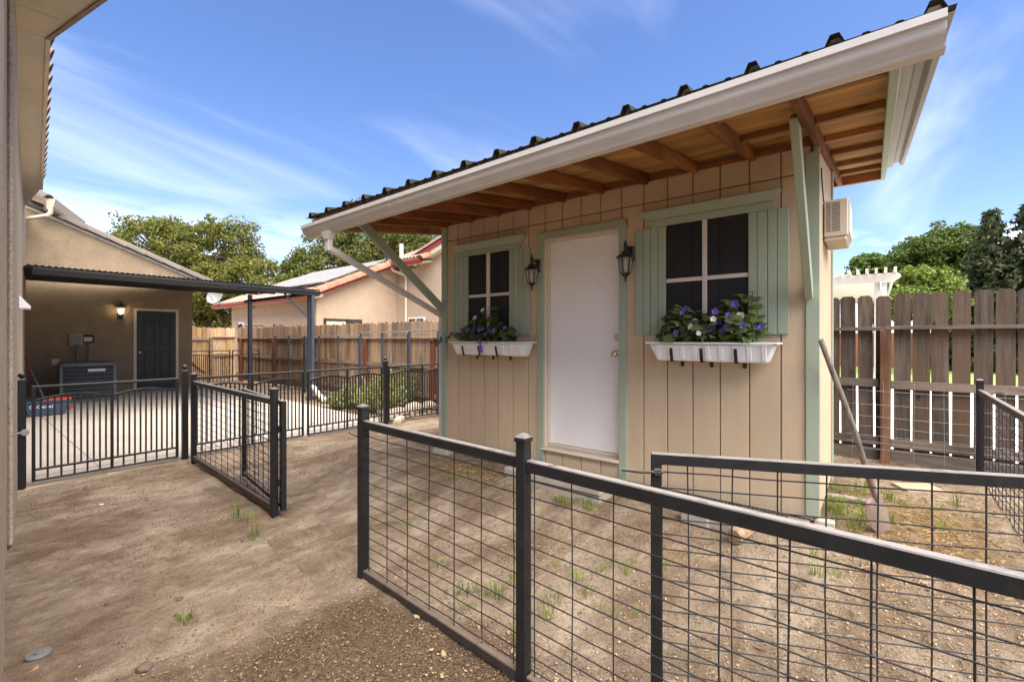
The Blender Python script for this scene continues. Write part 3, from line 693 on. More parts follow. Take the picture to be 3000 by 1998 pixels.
# chicken wire skirting round the bottom of the front wall
def skirt(a, b, z0, z1, vp):
    m = MB(); n = int((b - a) / 0.026)
    for k in range(n + 1):
        q = a + (b - a) * k / n; w = 0.004 * math.sin(k * 1.3)
        m.tube([(q, vp + w, z1 + 0.01 * math.sin(k * 0.35)), (q + 0.002, vp - 0.03 + w, z0)], 0.0011, 4, False)
    h = int((z1 - z0) / 0.026)
    for j in range(h + 1):
        t = j / h
        m.tube([(a + (b - a) * k / 30, vp - 0.03 * t + 0.003 * math.sin(k), z1 - (z1 - z0) * t + 0.01 * (1 - t) * math.sin(k / 30 * n * 0.35)) for k in range(31)], 0.0011, 4, False)
    o = m.build('wire_skirting', 'galvanised', shed); tag(o, kind='stuff')
skirt(UL + 0.05, dl - 0.02, 0.11, ZB + 0.09, VW - 0.03); skirt(dr + 0.02, UR - 0.06, 0.11, ZB + 0.08, VW - 0.03)
skirt(dl - 0.05, dl, 0.2, ZB + 0.10, VW - 0.028)
# footings
for a, b, lab in ((UL - 0.08, UL + 0.14, 'sloped concrete footing under the shed corner beside the downspout'), ):
    o = MB().hexa([(a - 0.03, VW - 0.13, 0.06), (b + 0.05, VW - 0.13, 0.06), (b + 0.03, VW + 0.1, 0.06), (a, VW + 0.1, 0.06), (a, VW - 0.07, ZB - 0.022), (b, VW - 0.07, ZB - 0.022), (b, VW + 0.1, ZB - 0.022), (a, VW + 0.1, ZB - 0.022)]).build('concrete_footing', 'block_grey', at=(a, VW, 0.06), bevel=0.008)
    tag(o, lab, 'footing')
# skids below the floor so that the shed stands on something
for v in (VW + 0.05, (VW + VB) / 2, VB - 0.08): boxp('floor_skid', 'stone_dark', shed, (UL + 0.16, UR - 0.16, v - 0.04, v + 0.04, 0.08, ZB + 0.004))

# concrete step at the door
sv = 3.33; sru = onv(1759, 1437, sv).x; slu = sru - 1.02
stp = thing('concrete_step', (sru - 0.5, sv + 0.2, 0.06), 'weathered two-tier concrete step below the white shed door', 'step')
boxp('tread', 'block_grey', stp, (slu, sru, sv, VW - 0.03, 0.185, onv(1759, 1437, sv).z + 0.012), 0.012)
boxp('riser', 'block_grey', stp, (slu + 0.015, sru - 0.012, sv + 0.02, VW - 0.04, 0.04, 0.184), 0.01)
# ================================================================ METAL FENCES
def lerp(a, b, t): return Vector(a) + (Vector(b) - Vector(a)) * t
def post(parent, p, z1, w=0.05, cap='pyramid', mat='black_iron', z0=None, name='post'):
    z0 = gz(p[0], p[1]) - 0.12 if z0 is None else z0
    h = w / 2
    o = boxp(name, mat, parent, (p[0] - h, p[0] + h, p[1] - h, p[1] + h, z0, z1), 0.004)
    e = h + 0.004; q = Vector((p[0], p[1], z1))
    if cap == 'pyramid':
        MB().box(q.x - e, q.x + e, q.y - e, q.y + e, z1 - 0.012, z1 + 0.008).add([(q.x - e, q.y - e, z1 + 0.008), (q.x + e, q.y - e, z1 + 0.008), (q.x + e, q.y + e, z1 + 0.008), (q.x - e, q.y + e, z1 + 0.008), (q.x - h * 0.4, q.y - h * 0.4, z1 + 0.022), (q.x + h * 0.4, q.y - h * 0.4, z1 + 0.022), (q.x + h * 0.4, q.y + h * 0.4, z1 + 0.022), (q.x - h * 0.4, q.y + h * 0.4, z1 + 0.022)],
            [(4, 5, 6, 7), (0, 1, 5, 4), (1, 2, 6, 5), (2, 3, 7, 6), (3, 0, 4, 7)]).build('post_cap', mat, o, bevel=0.002)
    elif cap == 'ball':
        MB().box(q.x - e, q.x + e, q.y - e, q.y + e, z1 - 0.010, z1 + 0.006).lathe((q.x, q.y, z1 + 0.006), [(0.026, 0), (0.016, 0.006), (0.011, 0.012), (0.014, 0.018), (0.026, 0.027), (0.031, 0.042), (0.026, 0.057), (0.013, 0.067), (0.004, 0.071)], 14).build('post_cap', mat, o, smooth=True)
    return o
HZ = [0.085, 0.14, 0.20, 0.26, 0.325, 0.395, 0.46, 0.525, 0.595, 0.665, 0.735, 0.805, 0.875]
def wires(parent, a, b, z0, z1, hz, nv, r=0.0028, mat='wire_black', jog=0.0, first=0.02):
    a, b = Vector((a[0], a[1], 0)), Vector((b[0], b[1], 0)); L = (b - a).length; d = (b - a) / L; nrm = Vector((-d.y, d.x, 0))
    for z in hz:
        pts = []
        for k in range(9):
            t = k / 8; pts.append(lerp(a, b, t) + Vector((0, 0, z + (R.uniform(-1, 1) * 0.003 if 0 < k < 8 else 0))) + nrm * R.uniform(-1, 1) * 0.0015)
        MB().tube(pts, r, 6).build('wire', mat, parent, smooth=True)
    for k in range(nv):
        t = first / L + (1 - 2 * first / L) * k / max(1, nv - 1); q = lerp(a, b, t) + nrm * 2 * r
        l = R.uniform(-1, 1) * 0.006
        MB().tube([q + Vector((0, 0, z0)), q + d * l + Vector((0, 0, (z0 + z1) / 2)), q + d * R.uniform(-0.003, 0.003) + Vector((0, 0, z1))], r, 6).build('wire', mat, parent, smooth=True)
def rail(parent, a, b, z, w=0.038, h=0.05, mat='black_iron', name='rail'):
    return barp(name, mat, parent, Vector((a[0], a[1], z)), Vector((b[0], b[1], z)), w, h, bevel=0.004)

# line of mesh fence in front of the shed
FL = lambda t: (-2.47 + 2.72 * t / 2.72, 1.62 - 0.16 * t / 2.72)   # t in metres from the gate post
P1, P2, P3 = FL(0.0), FL(1.30), FL(3.6)
f1 = thing('mesh_fence_panel', (*P1, 0), 'short black wire-mesh fence panel with two capped posts before the shed door', 'fence')
post(f1, P1, 1.045); post(f1, P2, 1.045)
rail(f1, FL(0.026), FL(1.274), 0.945); rail(f1, FL(0.026), FL(1.274), 0.035, mat='black_rust', h=0.045)
wires(f1, FL(0.026), FL(1.274), 0.05, 0.925, HZ, 7, first=0.035)
hk = Vector((P1[0] - 0.025, P1[1], 0.865))
tubep('latch_hook', 'black_iron', f1, [hk, hk + Vector((-0.02, -0.005, -0.004)), hk + Vector((-0.07, -0.012, 0.004)), hk + Vector((-0.10, -0.016, 0.018))], 0.0055, 8)
f2 = thing('mesh_fence_panel', (*P2, 0), 'long black wire-mesh fence panel whose dusty top rail has a scuffed patch', 'fence')
rail(f2, FL(1.327), FL(3.6), 0.935); rail(f2, FL(1.327), FL(3.6), 0.035, mat='black_rust', h=0.045)
wires(f2, FL(1.327), FL(3.6), 0.05, 0.915, HZ, 13, first=0.03)
post(f2, FL(3.63), 1.045)
# open gate leaf standing inside the pen
GA, GB = Vector((-0.714, 1.80, 0)), Vector((0.72, 2.43, 0))
g2 = thing('mesh_gate', GA, 'open black wire-mesh gate leaf with a sliding bolt on its upright', 'gate')
d = (GB - GA).normalized()
for q in (GA, GB - d * 0.03):
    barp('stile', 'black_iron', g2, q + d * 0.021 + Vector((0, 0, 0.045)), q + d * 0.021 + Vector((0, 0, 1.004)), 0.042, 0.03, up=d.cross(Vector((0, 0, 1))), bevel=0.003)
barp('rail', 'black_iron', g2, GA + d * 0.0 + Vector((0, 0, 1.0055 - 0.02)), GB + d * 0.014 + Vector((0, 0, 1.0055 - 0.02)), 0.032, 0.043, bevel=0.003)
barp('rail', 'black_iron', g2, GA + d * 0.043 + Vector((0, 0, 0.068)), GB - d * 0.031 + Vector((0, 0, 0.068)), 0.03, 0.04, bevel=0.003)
gh = [0.125 + 0.062 * k for k in range(14)]
wires(g2, GA + d * 0.043, GB - d * 0.031, 0.085, 0.965, gh, 9, first=0.10)
q = GA + d * 0.025 + Vector((0, 0, 0.935)) - d.cross(Vector((0, 0, 1))) * -0.02
nn = Vector((d.y, -d.x, 0))
tubep('bolt', 'black_rust', g2, [GA + nn * 0.024 + d * 0.045 + Vector((0, 0, 0.936)), GA + nn * 0.024 - d * 0.04 + Vector((0, 0, 0.932)), GA + nn * 0.024 - d * 0.115 + Vector((0, 0, 0.936))], 0.0065, 8)
part('bolt_plate', 'black_rust', g2, lambda m: m.bar(GA + nn * 0.021 + d * 0.012 + Vector((0, 0, 0.934)), GA + nn * 0.021 + d * 0.04 + Vector((0, 0, 0.936)), 0.016, 0.026), bevel=0.002)
# fence down the right side of the pen
f3 = thing('mesh_fence_panel', (0.78, 6.25, 0), 'black wire-mesh fence running back to the weathered board fence beside the pergola', 'fence')
post(f3, (0.79, 6.26), 1.06)
rail(f3, (0.788, 6.235), (0.725, 2.5), 0.955); rail(f3, (0.788, 6.235), (0.725, 2.5), 0.05, mat='black_rust')
wires(f3, (0.788, 6.235), (0.725, 2.5), 0.06, 0.935, HZ, 26, first=0.05)
post(f3, (0.755, 2.45), 1.06)
boxp('edging', 'block_grey', f3, (0.60, 0.72, 2.6, 5.6, 0.02, 0.055 + 0.06), 0.01)
# mesh panel on the far side of the gateway, and the gate folded back behind it
Q0, Q1 = (-6.30, 1.86), (-3.90, 1.72)
f4 = thing('mesh_fence_panel', (*Q1, 0), 'black wire-mesh fence panel joined to the picket gate by the patio', 'fence')
post(f4, Q0, 1.045); post(f4, Q1, 1.045)
rail(f4, lerp((*Q0, 0), (*Q1, 0), 0.011), lerp((*Q0, 0), (*Q1, 0), 0.989), 0.945); rail(f4, lerp((*Q0, 0), (*Q1, 0), 0.011), lerp((*Q0, 0), (*Q1, 0), 0.989), 0.06, mat='black_rust', h=0.06)
wires(f4, lerp((*Q0, 0), (*Q1, 0), 0.011), lerp((*Q0, 0), (*Q1, 0), 0.989), 0.08, 0.925, [z + 0.02 for z in HZ], 13, first=0.04)
HA, HB = Vector((-3.835, 1.765, 0)), Vector((-5.10, 1.95, 0))
g4 = thing('mesh_gate', HA, 'black wire-mesh gate folded back flat against its fence panel', 'gate')
d = (HB - HA).normalized()
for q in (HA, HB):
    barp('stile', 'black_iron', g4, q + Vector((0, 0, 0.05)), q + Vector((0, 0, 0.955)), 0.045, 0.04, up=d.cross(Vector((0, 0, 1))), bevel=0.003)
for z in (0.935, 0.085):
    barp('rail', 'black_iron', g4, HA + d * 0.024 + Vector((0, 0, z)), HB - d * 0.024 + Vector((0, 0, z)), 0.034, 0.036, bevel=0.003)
wires(g4, HA + d * 0.024, HB - d * 0.024, 0.10, 0.918, [z + 0.03 for z in HZ], 8, first=0.06)
for z in (0.28, 0.72):
    tubep('hinge', 'black_iron', g4, [HA + Vector((-0.028, -0.02, z - 0.03)), HA + Vector((-0.028, -0.02, z + 0.03))], 0.012, 8)

# picket gates and panels along the patio (line u = FU)
FU = -6.55
pick = MB().box(-0.0075, 0.0075, -0.0075, 0.0075, 0, 1).mesh('picket', 'wire_black')
def picket_panel(v0, v1, label, cat, u=FU, zt=0.985, n=11, zoff=0.0, wires_low=True, halves=2, name=None, d=None, mat='black_iron'):
    """d: (origin, direction) of the panel; v0, v1 are distances along it"""
    org, dr_ = d if d else (Vector((u, 0, 0)), Vector((0, 1, 0)))
    W = lambda s, z: org + dr_ * s + Vector((0, 0, z + zoff))
    t = thing(name or ('picket_gate' if cat == 'gate' else 'picket_fence'), W(v0, 0), label, cat)
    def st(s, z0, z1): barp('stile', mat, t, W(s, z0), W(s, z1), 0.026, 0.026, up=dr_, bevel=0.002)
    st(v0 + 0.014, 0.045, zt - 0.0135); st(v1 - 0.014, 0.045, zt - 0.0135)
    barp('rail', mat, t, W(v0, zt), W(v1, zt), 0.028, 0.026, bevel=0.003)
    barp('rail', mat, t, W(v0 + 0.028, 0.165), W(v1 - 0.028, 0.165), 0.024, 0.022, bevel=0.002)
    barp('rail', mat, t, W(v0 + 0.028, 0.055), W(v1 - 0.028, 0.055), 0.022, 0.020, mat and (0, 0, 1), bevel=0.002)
    if wires_low:
        for z in (0.10,): tubep('wire', mat, t, [W(v0 + 0.028, z), W(v1 - 0.028, z)], 0.002, 5)
    L = (v1 - v0 - 0.028) / halves
    for hlf in range(halves):
        a = v0 + 0.014 + L * hlf; b = a + L
        if hlf: st(a, 0.066, zt - 0.0135)
        arc = lambda s: 0.85 + 0.045 * math.sin(math.pi * (s - a) / (b - a))
        pts = [W(a + 0.013 + (b - a - 0.026) * k / 14, arc(a + (b - a) * k / 14)) for k in range(15)]
        m = MB()
        x = Vector((0, 0, 0.011)); y = dr_.cross(Vector((0, 0, 1))) * 0.012
        for p_ in pts: m.v += [p_ - x - y, p_ - x + y, p_ + x + y, p_ + x - y]
        for i in range(14):
            for k in range(4): m.f.append((i * 4 + k, i * 4 + (k + 1) % 4, (i + 1) * 4 + (k + 1) % 4, (i + 1) * 4 + k))
        m.f += [(3, 2, 1, 0), (56, 57, 58, 59)]
        m.build('arched_rail', mat, t)
        for k in range(1, n + 1):
            s = a + (b - a) * k / (n + 1); lo = 0.062 if k % 2 == 0 else 0.172
            piece('picket', pick, t, W(s, lo), scale=(1, 1, arc(s) - 0.008 - lo))
    return t
gA = picket_panel(0.555, 1.775, 'black arched picket gate between two ball-capped posts by the house wall', 'gate')
pA = thing('fence_post', (FU, 0.50, 0), 'ball-capped black post with a padlocked bolt, standing against the house wall', 'post'); post(pA, (FU, 0.49), 1.06, 0.056, 'ball')
tubep('bolt', 'rust_blade', pA, [(FU + 0.06, 0.44, 0.55), (FU + 0.035, 0.515, 0.55)], 0.011, 8)
part('padlock', 'dish_grey', pA, lambda m: m.lathe((FU + 0.031, 0.505, 0.55), [(0.03, 0), (0.034, 0.008), (0.03, 0.018), (0.012, 0.02)], 14, ax=(1, 0.2, 0)), smooth=True)
pB = thing('fence_post', (FU, 1.83, 0), 'ball-capped black post where the picket gate meets the mesh panel', 'post'); post(pB, (FU, 1.84), 1.075, 0.06, 'ball')
gB = picket_panel(1.90, 3.31, 'black arched picket gate leaf behind the folded mesh gate', 'gate', n=12)
gC = picket_panel(3.36, 4.67, 'black arched picket gate leaf with a drop bolt, beside the planted bed', 'gate', n=12)
tubep('drop_bolt', 'black_iron', gC, [(FU + 0.025, 3.375, 0.02), (FU + 0.025, 3.375, 0.2), (FU + 0.03, 3.44, 0.215)], 0.006, 6)
pC = thing('fence_post', (FU, 4.735, 0), 'ball-capped black post in front of the yellow-green shrubs', 'post'); post(pC, (FU, 4.735), 1.08, 0.06, 'ball')
gD = picket_panel(4.79, 6.30, 'black arched picket panel ending at the shed corner and wooden fence', 'fence', n=12)
# sunken kerb below the picket line
o = MB().box(FU - 0.08, FU + 0.05, 0.5, 4.75, -0.15, 0.0).build('kerb', 'paver_dust', bevel=0.006); tag(o, kind='structure')
# far picket gates across the side passage
picket_panel(0.0, 1.13, 'black picket gate across the side passage beside the garage corner', 'gate', n=10, zt=1.0, zoff=0.10, wires_low=False, d=(Vector((-15.55, 4.42, 0)), Vector((0, 1, 0))))
picket_panel(1.18, 1.98, 'narrow black picket panel across the side passage by the wooden fence', 'fence', n=7, zt=1.0, zoff=0.10, wires_low=False, halves=1, d=(Vector((-15.55, 4.42, 0)), Vector((0, 1, 0))))
pF = thing('fence_post', (-15.55, 4.36, 0.05), 'thick square black post beside the garage corner', 'post'); post(pF, (-15.5, 4.36), 1.2, 0.10, None, z0=0.0)

# tall kennel panels before the wooden fence
def kennel(x0, x1, ytop, v, label, stiles, z0=0.06):
    a, b = onv(x0, ytop[0], v), onv(x1, ytop[1], v); zt = (a.z + b.z) / 2
    t = thing('kennel_panel', (a.x, v, 0), label, 'fence')
    barp('rail', 'galvanised', t, (a.x, v, zt), (b.x, v, zt), 0.03, 0.03, bevel=0.003)
    barp('rail', 'slate_steel', t, (a.x, v, 0.08), (b.x, v, 0.08), 0.03, 0.03, bevel=0.003)
    for s in [x0] + stiles + [x1]:
        u = onv(s, 1000, v).x
        barp('stile', 'slate_steel', t, (u, v, z0 - 0.08), (u, v, zt - 0.016), 0.034, 0.034, up=(0, 1, 0), bevel=0.003)
    m = MB(); n = int((b.x - a.x) / 0.10)
    for k in range(1, n): q = a.x + (b.x - a.x) * k / n; m.tube([(q, v - 0.004, 0.09), (q, v - 0.004, zt)], 0.002, 4, False)
    h = int((zt - 0.1) / 0.08)
    for j in range(1, h): z = 0.09 + (zt - 0.09) * j / h; m.tube([(a.x, v + 0.002, z), (b.x, v + 0.002, z)], 0.002, 4, False)
    o = m.build('wire_mesh', 'black_rust', t); tag(o, kind='stuff')
kennel(807, 890, (985, 982), 6.15, 'tall wire kennel panel in the shade near the side passage', [846])
kennel(894, 1053, (985.5, 981), 6.15, 'tall wire kennel panel behind the dark patio post', [935, 990])
kennel(1056, 1195, (975, 971.5), 6.05, 'taller wire kennel panel in front of the redwood fence post', [1120])
kennel(1199, 1330, (965.5, 971), 6.0, 'wire kennel panel beside the shed corner with a pale top rail', [1284])
# ================================================================ WOODEN BOARD FENCES
VFN = 6.46
def dogear(w, h, t, ear=0.028):
    m = MB(); m.prism([(-w / 2, 0, 0), (w / 2, 0, 0), (w / 2, 0, h - ear), (w / 2 - ear, 0, h), (-w / 2 + ear, 0, h), (-w / 2, 0, h - ear)], (0, t, 0)); return m
def fence_run(t, u0, u1, pitch, w, h, mat, zf, railmat, postmat, post_us, v=VFN, kick=True, wob=0.012, rails=(1.515, 0.91, 0.28)):
    me = [dogear(w + R.uniform(-0.004, 0.003), h + R.uniform(-0.012, 0.012), 0.016).mesh('board', mat) for _ in range(5)]
    n = int((u1 - u0) / pitch)
    for k in range(n + 1):
        u = u0 + pitch * k
        piece('board', R.choice(me), t, (u + R.uniform(-0.003, 0.003), v + R.uniform(0, 0.004), zf(u) + 0.08 + R.uniform(-wob, wob)), rot=(0, R.uniform(-0.006, 0.006), 0))
    pu = sorted([u0 - pitch / 2] + [p for p in post_us if u0 < p < u1] + [u1 + pitch / 2])
    for a, b in zip(pu[:-1], pu[1:]):
        for z in rails:
            dz = R.uniform(-0.012, 0.012); top = z > 1.3
            barp('rail', railmat, t, (a + (0.0 if top else 0.047), v - 0.028, zf(a) + z + dz), (b - (0.002 if top else 0.047), v - 0.028, zf(b) + z + dz), 0.09 if top else 0.038, 0.038 if top else 0.088, bevel=0.003)
        if kick: barp('kickboard', railmat, t, (a + 0.047, v - 0.012, zf(a) + 0.13), (b - 0.047, v - 0.012, zf(b) + 0.13), 0.02, 0.14, bevel=0.003)
    for p in post_us:
        if u0 - 0.2 < p < u1 + 0.2: boxp('post', postmat, t, (p - 0.044, p + 0.044, v - 0.095, v - 0.005, zf(p) - 0.2, zf(p) + 1.49), 0.004)
pu0 = onv(2592, 1100, VFN).x
posts_u = [pu0 - 2.44 * k for k in range(-2, 9)]
def zf(u): return 0.10 * sstep(-7, -3, u) - 0.03
wf = thing('board_fence', (1.5, VFN, 0.1), 'dark weathered dog-eared board fence with open gaps beside the shed', 'fence')
fence_run(wf, -1.62, 3.9, 0.1535, 0.137, 1.80, 'fence_dark', zf, 'fence_rail_dark', 'brown_post', posts_u)
wf2 = thing('board_fence', (-9, VFN, 0), 'brown dog-eared board fence with redwood posts behind the kennel panels', 'fence')
fence_run(wf2, -17.4, -1.80, 0.1415, 0.1395, 1.80, 'fence_mid', zf, 'fence_rail_mid', 'redwood_post', posts_u, kick=False, wob=0.016)
# gate section at the end of the side passage, turned square to the run
wg = thing('board_gate', (-17.6, 5.2, 0.02), 'yellowish board gate with a diagonal brace beyond the garage corner', 'gate')
meg = [dogear(0.140, 1.79, 0.016).mesh('board', 'fence_gold') for _ in range(3)]
for k in range(16):
    piece('board', R.choice(meg), wg, (-17.62, 6.36 - 0.1455 * k, 0.06 + R.uniform(-0.012, 0.012)), rot=(0, 0, math.radians(90)))
for z in (1.46, 0.26): barp('rail', 'fence_gold_rail' if z < 1 else 'fence_rail_mid', wg, (-17.58, 4.1, z), (-17.58, 5.62, z), 0.038, 0.09, bevel=0.003)
barp('brace', 'fence_gold_rail', wg, (-17.58, 4.55, 1.33), (-17.58, 5.55, 0.34), 0.036, 0.09, bevel=0.003)
boxp('post', 'fence_rail_mid', wg, (-17.60, -17.51, 5.64, 5.73, -0.1, 1.5), 0.004)
barp('rail', 'fence_rail_mid', wg, (-17.58, 5.74, 1.52), (-17.58, 6.42, 1.52), 0.09, 0.038, bevel=0.003)
barp('rail', 'fence_rail_mid', wg, (-17.58, 5.74, 0.9), (-17.58, 6.42, 0.9), 0.038, 0.09, bevel=0.003)
# galvanised stock wire along the weathered fence
sw = thing('stock_wire', (0, 6.36, 0.1), 'grey galvanised stock wire strung along the weathered board fence', 'wire fence')
for z in (0.17, 0.24, 0.32, 0.41, 0.52, 0.65, 0.80):
    tubep('wire', 'galvanised', sw, [(-0.25 + 0.35 * k, 6.335, z + 0.10 + R.uniform(-0.006, 0.006)) for k in range(11)], 0.0022, 5)
for k in range(12): 
    q = onv(2497 + 90 * k, 1200, 6.34).x
    tubep('wire', 'galvanised', sw, [(q, 6.340, 0.18), (q + R.uniform(-0.01, 0.01), 6.340, 1.0 + R.uniform(-0.01, 0.01))], 0.0022, 5)
o = MB().box(-6, 60, 29.55, 29.8, 0, 1.75).build('neighbour_wall', 'neighbour_orange', at=(10, 29.6, 0)); tag(o, 'orange-brown wall at the far end of the neighbouring lawn', 'wall')

# ================================================================ HOUSE ON THE LEFT
ph = math.radians(5.0); HB_ = Vector((-math.cos(ph), math.sin(ph), 0)); HN = Vector((math.sin(ph), math.cos(ph), 0))
HP = Vector((-5.88, 0.385, 0))
def hw(t, off, z): return HP + HB_ * t + HN * off + Vector((0, 0, z))   # t away from the camera along the wall, off out of the wall
house = thing('stucco_house', hw(0, 0, 0), 'rough beige stucco house wall with a boxed soffit at the picture edge', 'house')
SZ = HC + 2.6
def wallbox(t0, t1, o0, o1, z0, z1): 
    return [hw(t0, o0, z0), hw(t0, o1, z0), hw(t1, o1, z0), hw(t1, o0, z0), hw(t0, o0, z1), hw(t0, o1, z1), hw(t1, o1, z1), hw(t1, o0, z1)]
part('wall', 'stucco_near', house, lambda m: m.hexa(wallbox(-4.6, 9.1, -0.3, 0.0, -0.2, SZ + 0.15)))
part('pilaster', 'stucco_near', house, lambda m: m.hexa(wallbox(-4.62, -2.7, -0.001, 0.034, -0.2, SZ + 0.1)), bevel=0.012)
part('pilaster', 'stucco_near', house, lambda m: m.hexa(wallbox(-1.2, 0.0, -0.001, 0.028, 0.03, SZ + 0.1)), bevel=0.012)
A_, B_, C_ = onz(134, 112, SZ), onz(118.6, 555, SZ), onz(287, 0, SZ)
cd = (C_ - A_).normalized(); C2 = A_ + cd * 3.2
inA, inB, inC = hw((HP - A_).dot(-HB_), -0.15, SZ), hw(8.6, -0.15, SZ), hw(-4.5, -0.15, SZ)
up = Vector((0, 0, 0.02))
def soff(m, poly): m.prism(poly, (0, 0, 0.02))
# soffit boards
part('soffit', 'soffit_beige', house, lambda m: soff(m, [inA, A_, B_, inB]))
for k in range(6):
    a0, a1 = k * 0.42 + (0.006 if k else 0.006), (k + 1) * 0.42
    p = A_ + cd * a0; q = A_ + cd * a1
    def win_(x): 
        t = (HP - x).dot(-HB_); return hw(t, -0.15, SZ)
    part('soffit_board', 'soffit_beige', house, lambda m: soff(m, [win_(p), p, q, win_(q)]))
def edge(m, a, b, h, t):
    d = (b - a).normalized(); s = d.cross(Vector((0, 0, 1)))
    if s.dot(HN) < 0: s = -s
    m.hexa([a - Vector((0, 0, 0.015)), b - Vector((0, 0, 0.015)), b + s * t - Vector((0, 0, 0.015)), a + s * t - Vector((0, 0, 0.015)), a + Vector((0, 0, h)), b + Vector((0, 0, h)), b + s * t + Vector((0, 0, h)), a + s * t + Vector((0, 0, h))])
part('fascia', 'soffit_beige', house, lambda m: edge(m, A_, B_, 0.16, 0.03))
part('fascia', 'fascia_brown', house, lambda m: edge(m, A_ + cd * 0.02, C2, 0.2, 0.03))
def barrel(name, mat, parent, a, b, r, sweep=math.pi, t=0.018, n=10, roll=0.0, taper=0.9, upv=(0, 0, 1)):
    a, b = Vector(a), Vector(b); d = (b - a).normalized(); x = d.cross(Vector(upv)).normalized(); y = x.cross(d)
    m = MB()
    for p_, s in ((a, 1.0), (b, taper)):
        for rr in (r * s, r * s - t):
            for k in range(n + 1):
                an = (math.pi - sweep) / 2 + sweep * k / n + roll
                m.v.append(p_ + (x * math.cos(an) + y * math.sin(an)) * rr)
    q = n + 1
    for k in range(n):
        m.f += [(k + 1, k, 2 * q + k, 2 * q + k + 1), (q + k, q + k + 1, 3 * q + k + 1, 3 * q + k), (k, k + 1, q + k + 1, q + k), (2 * q + k + 1, 2 * q + k, 3 * q + k, 3 * q + k + 1)]
    m.f += [(0, q, 3 * q, 2 * q), (n, 2 * q + n, 3 * q + n, q + n)]
    return m.build(name, mat, parent, smooth=True)
# roof tiles along the eave, side on
L = (B_ - A_).length; de = (B_ - A_).normalized()
for k in range(int(L / 0.32)):
    a = A_ + de * (0.05 + 0.32 * k) + HN * 0.035 + Vector((0, 0, 0.13))
    barrel('roof_tile', 'tile_grey', house, a, a - HN * 0.42 + Vector((0, 0, 0.16)), 0.10, t=0.016, upv=(0, 0, 1))
L2 = (C2 - A_).length; nd = cd.cross(Vector((0, 0, 1))); nd = nd if nd.dot(HN) > 0 else -nd
for k in range(int(L2 / 0.32)):
    a = A_ + cd * (0.05 + 0.32 * k) + nd * 0.04 + Vector((0, 0, 0.17))
    barrel('roof_tile', 'tile_grey', house, a, a - nd * 0.42 + Vector((0, 0, 0.16)), 0.10, t=0.016)
part('roof_deck', 'tile_grey', house, lambda m: m.prism([A_ + Vector((0, 0, 0.17)), B_ + Vector((0, 0, 0.17)), inB + HN * -3 + Vector((0, 0, 1.6)), inC + HN * -3 + Vector((0, 0, 1.6)), C2 + Vector((0, 0, 0.2))], (0, 0, 0.03)))
# small white awning on the wall beyond the pilaster
ap = onz(64, 845, onv(64, 845, 1).z if False else 1.95)
aw = Vector(hw(2.2, 0.0, 0))
part('awning', 'white_vinyl', house, lambda m: m.prism([hw(2.6, 0.0, 2.02), hw(2.6, 0.0, 1.86), hw(2.6, 0.10, 1.86), hw(2.6, 0.10, 1.885)], HB_ * 0.5))
# lower roof wing with end gutter and downspout, towards the garage
wing_z = HC + 2.98
gp = P(146, 600, 10.2)
part('wing_fascia', 'soffit_beige', house, lambda m: m.hexa([P(50, 570, 10.2), P(132, 600, 10.2), P(132, 600, 10.6), P(50, 570, 10.6), P(50, 549, 10.2), P(132, 585, 10.2), P(132, 585, 10.6), P(50, 549, 10.6)]))
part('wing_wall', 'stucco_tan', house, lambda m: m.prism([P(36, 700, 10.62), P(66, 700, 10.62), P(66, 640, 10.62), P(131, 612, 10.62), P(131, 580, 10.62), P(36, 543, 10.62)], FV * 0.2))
barrel('roof_tile', 'tile_tan', house, P(44, 549, 10.15), P(92, 567, 10.15), 0.13)
barrel('roof_tile', 'tile_tan', house, P(88, 564, 10.13), P(142, 586, 10.13), 0.135)
wg_ = part('wing_gutter', 'downspout_tan', house, lambda m: m.prism([P(135, 583, 10.1), P(163, 583, 10.1), P(157, 606, 10.1), P(152, 613, 10.1), P(137, 613, 10.1)], FV * 2.0 - RV * 1.2))
dn = part('downspout', 'downspout_tan', house, lambda m: m.tube([P(150, 610, 10.05), P(148, 625, 10.05), P(138, 632, 10.0), P(75, 642, 9.9), P(64, 650, 9.9), P(61, 662, 9.9), P(61, 1180, 9.9)], 0.042, 8), smooth=True)
boxp('strap', 'downspout_tan', house, (P(61, 747, 9.9).x - 0.07, P(61, 747, 9.9).x + 0.07, P(61, 747, 9.9).y - 0.07, P(61, 747, 9.9).y + 0.03, P(61, 747, 9.9).z, P(61, 747, 9.9).z + 0.04))

# ================================================================ GARAGE
GD = Vector((-14.79, 3.11, 0)); ga = HN.copy(); gn = Vector((math.cos(ph), -math.sin(ph), 0))   # along the wall; out of the wall
def gw(t, off, z): return GD + ga * t + gn * off + Vector((0, 0, z))
gar = thing('garage', gw(0, 0, 0.1), 'tan stucco garage gable with a black six-panel door and tiled rake', 'garage')
TC = 1.19                                                       # right-hand corner
ze = HC + 1.66                                                  # rake height above the eave end
def rakez(t): return ze + 0.417 * (TC + 0.40 - t)
def gwall(m):
    for poly in ([gw(-3.2, 0, 0.0), gw(TC, 0, 0.0), gw(TC, 0, rakez(TC) - 0.12), gw(-3.2, 0, rakez(-3.2) - 0.12)],): m.prism(poly, -gn * 4.0)
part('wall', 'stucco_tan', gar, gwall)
zd = slabz(-14.6)
part('door_trim', 'trim_cream', gar, lambda m: m.hexa([gw(-0.06, 0.022, zd - 0.02), gw(-0.06, -0.01, zd - 0.02), gw(0.0, -0.01, zd - 0.02), gw(0.0, 0.022, zd - 0.02), gw(-0.06, 0.022, zd + 2.12), gw(-0.06, -0.01, zd + 2.12), gw(0.0, -0.01, zd + 2.12), gw(0.0, 0.022, zd + 2.12)]))
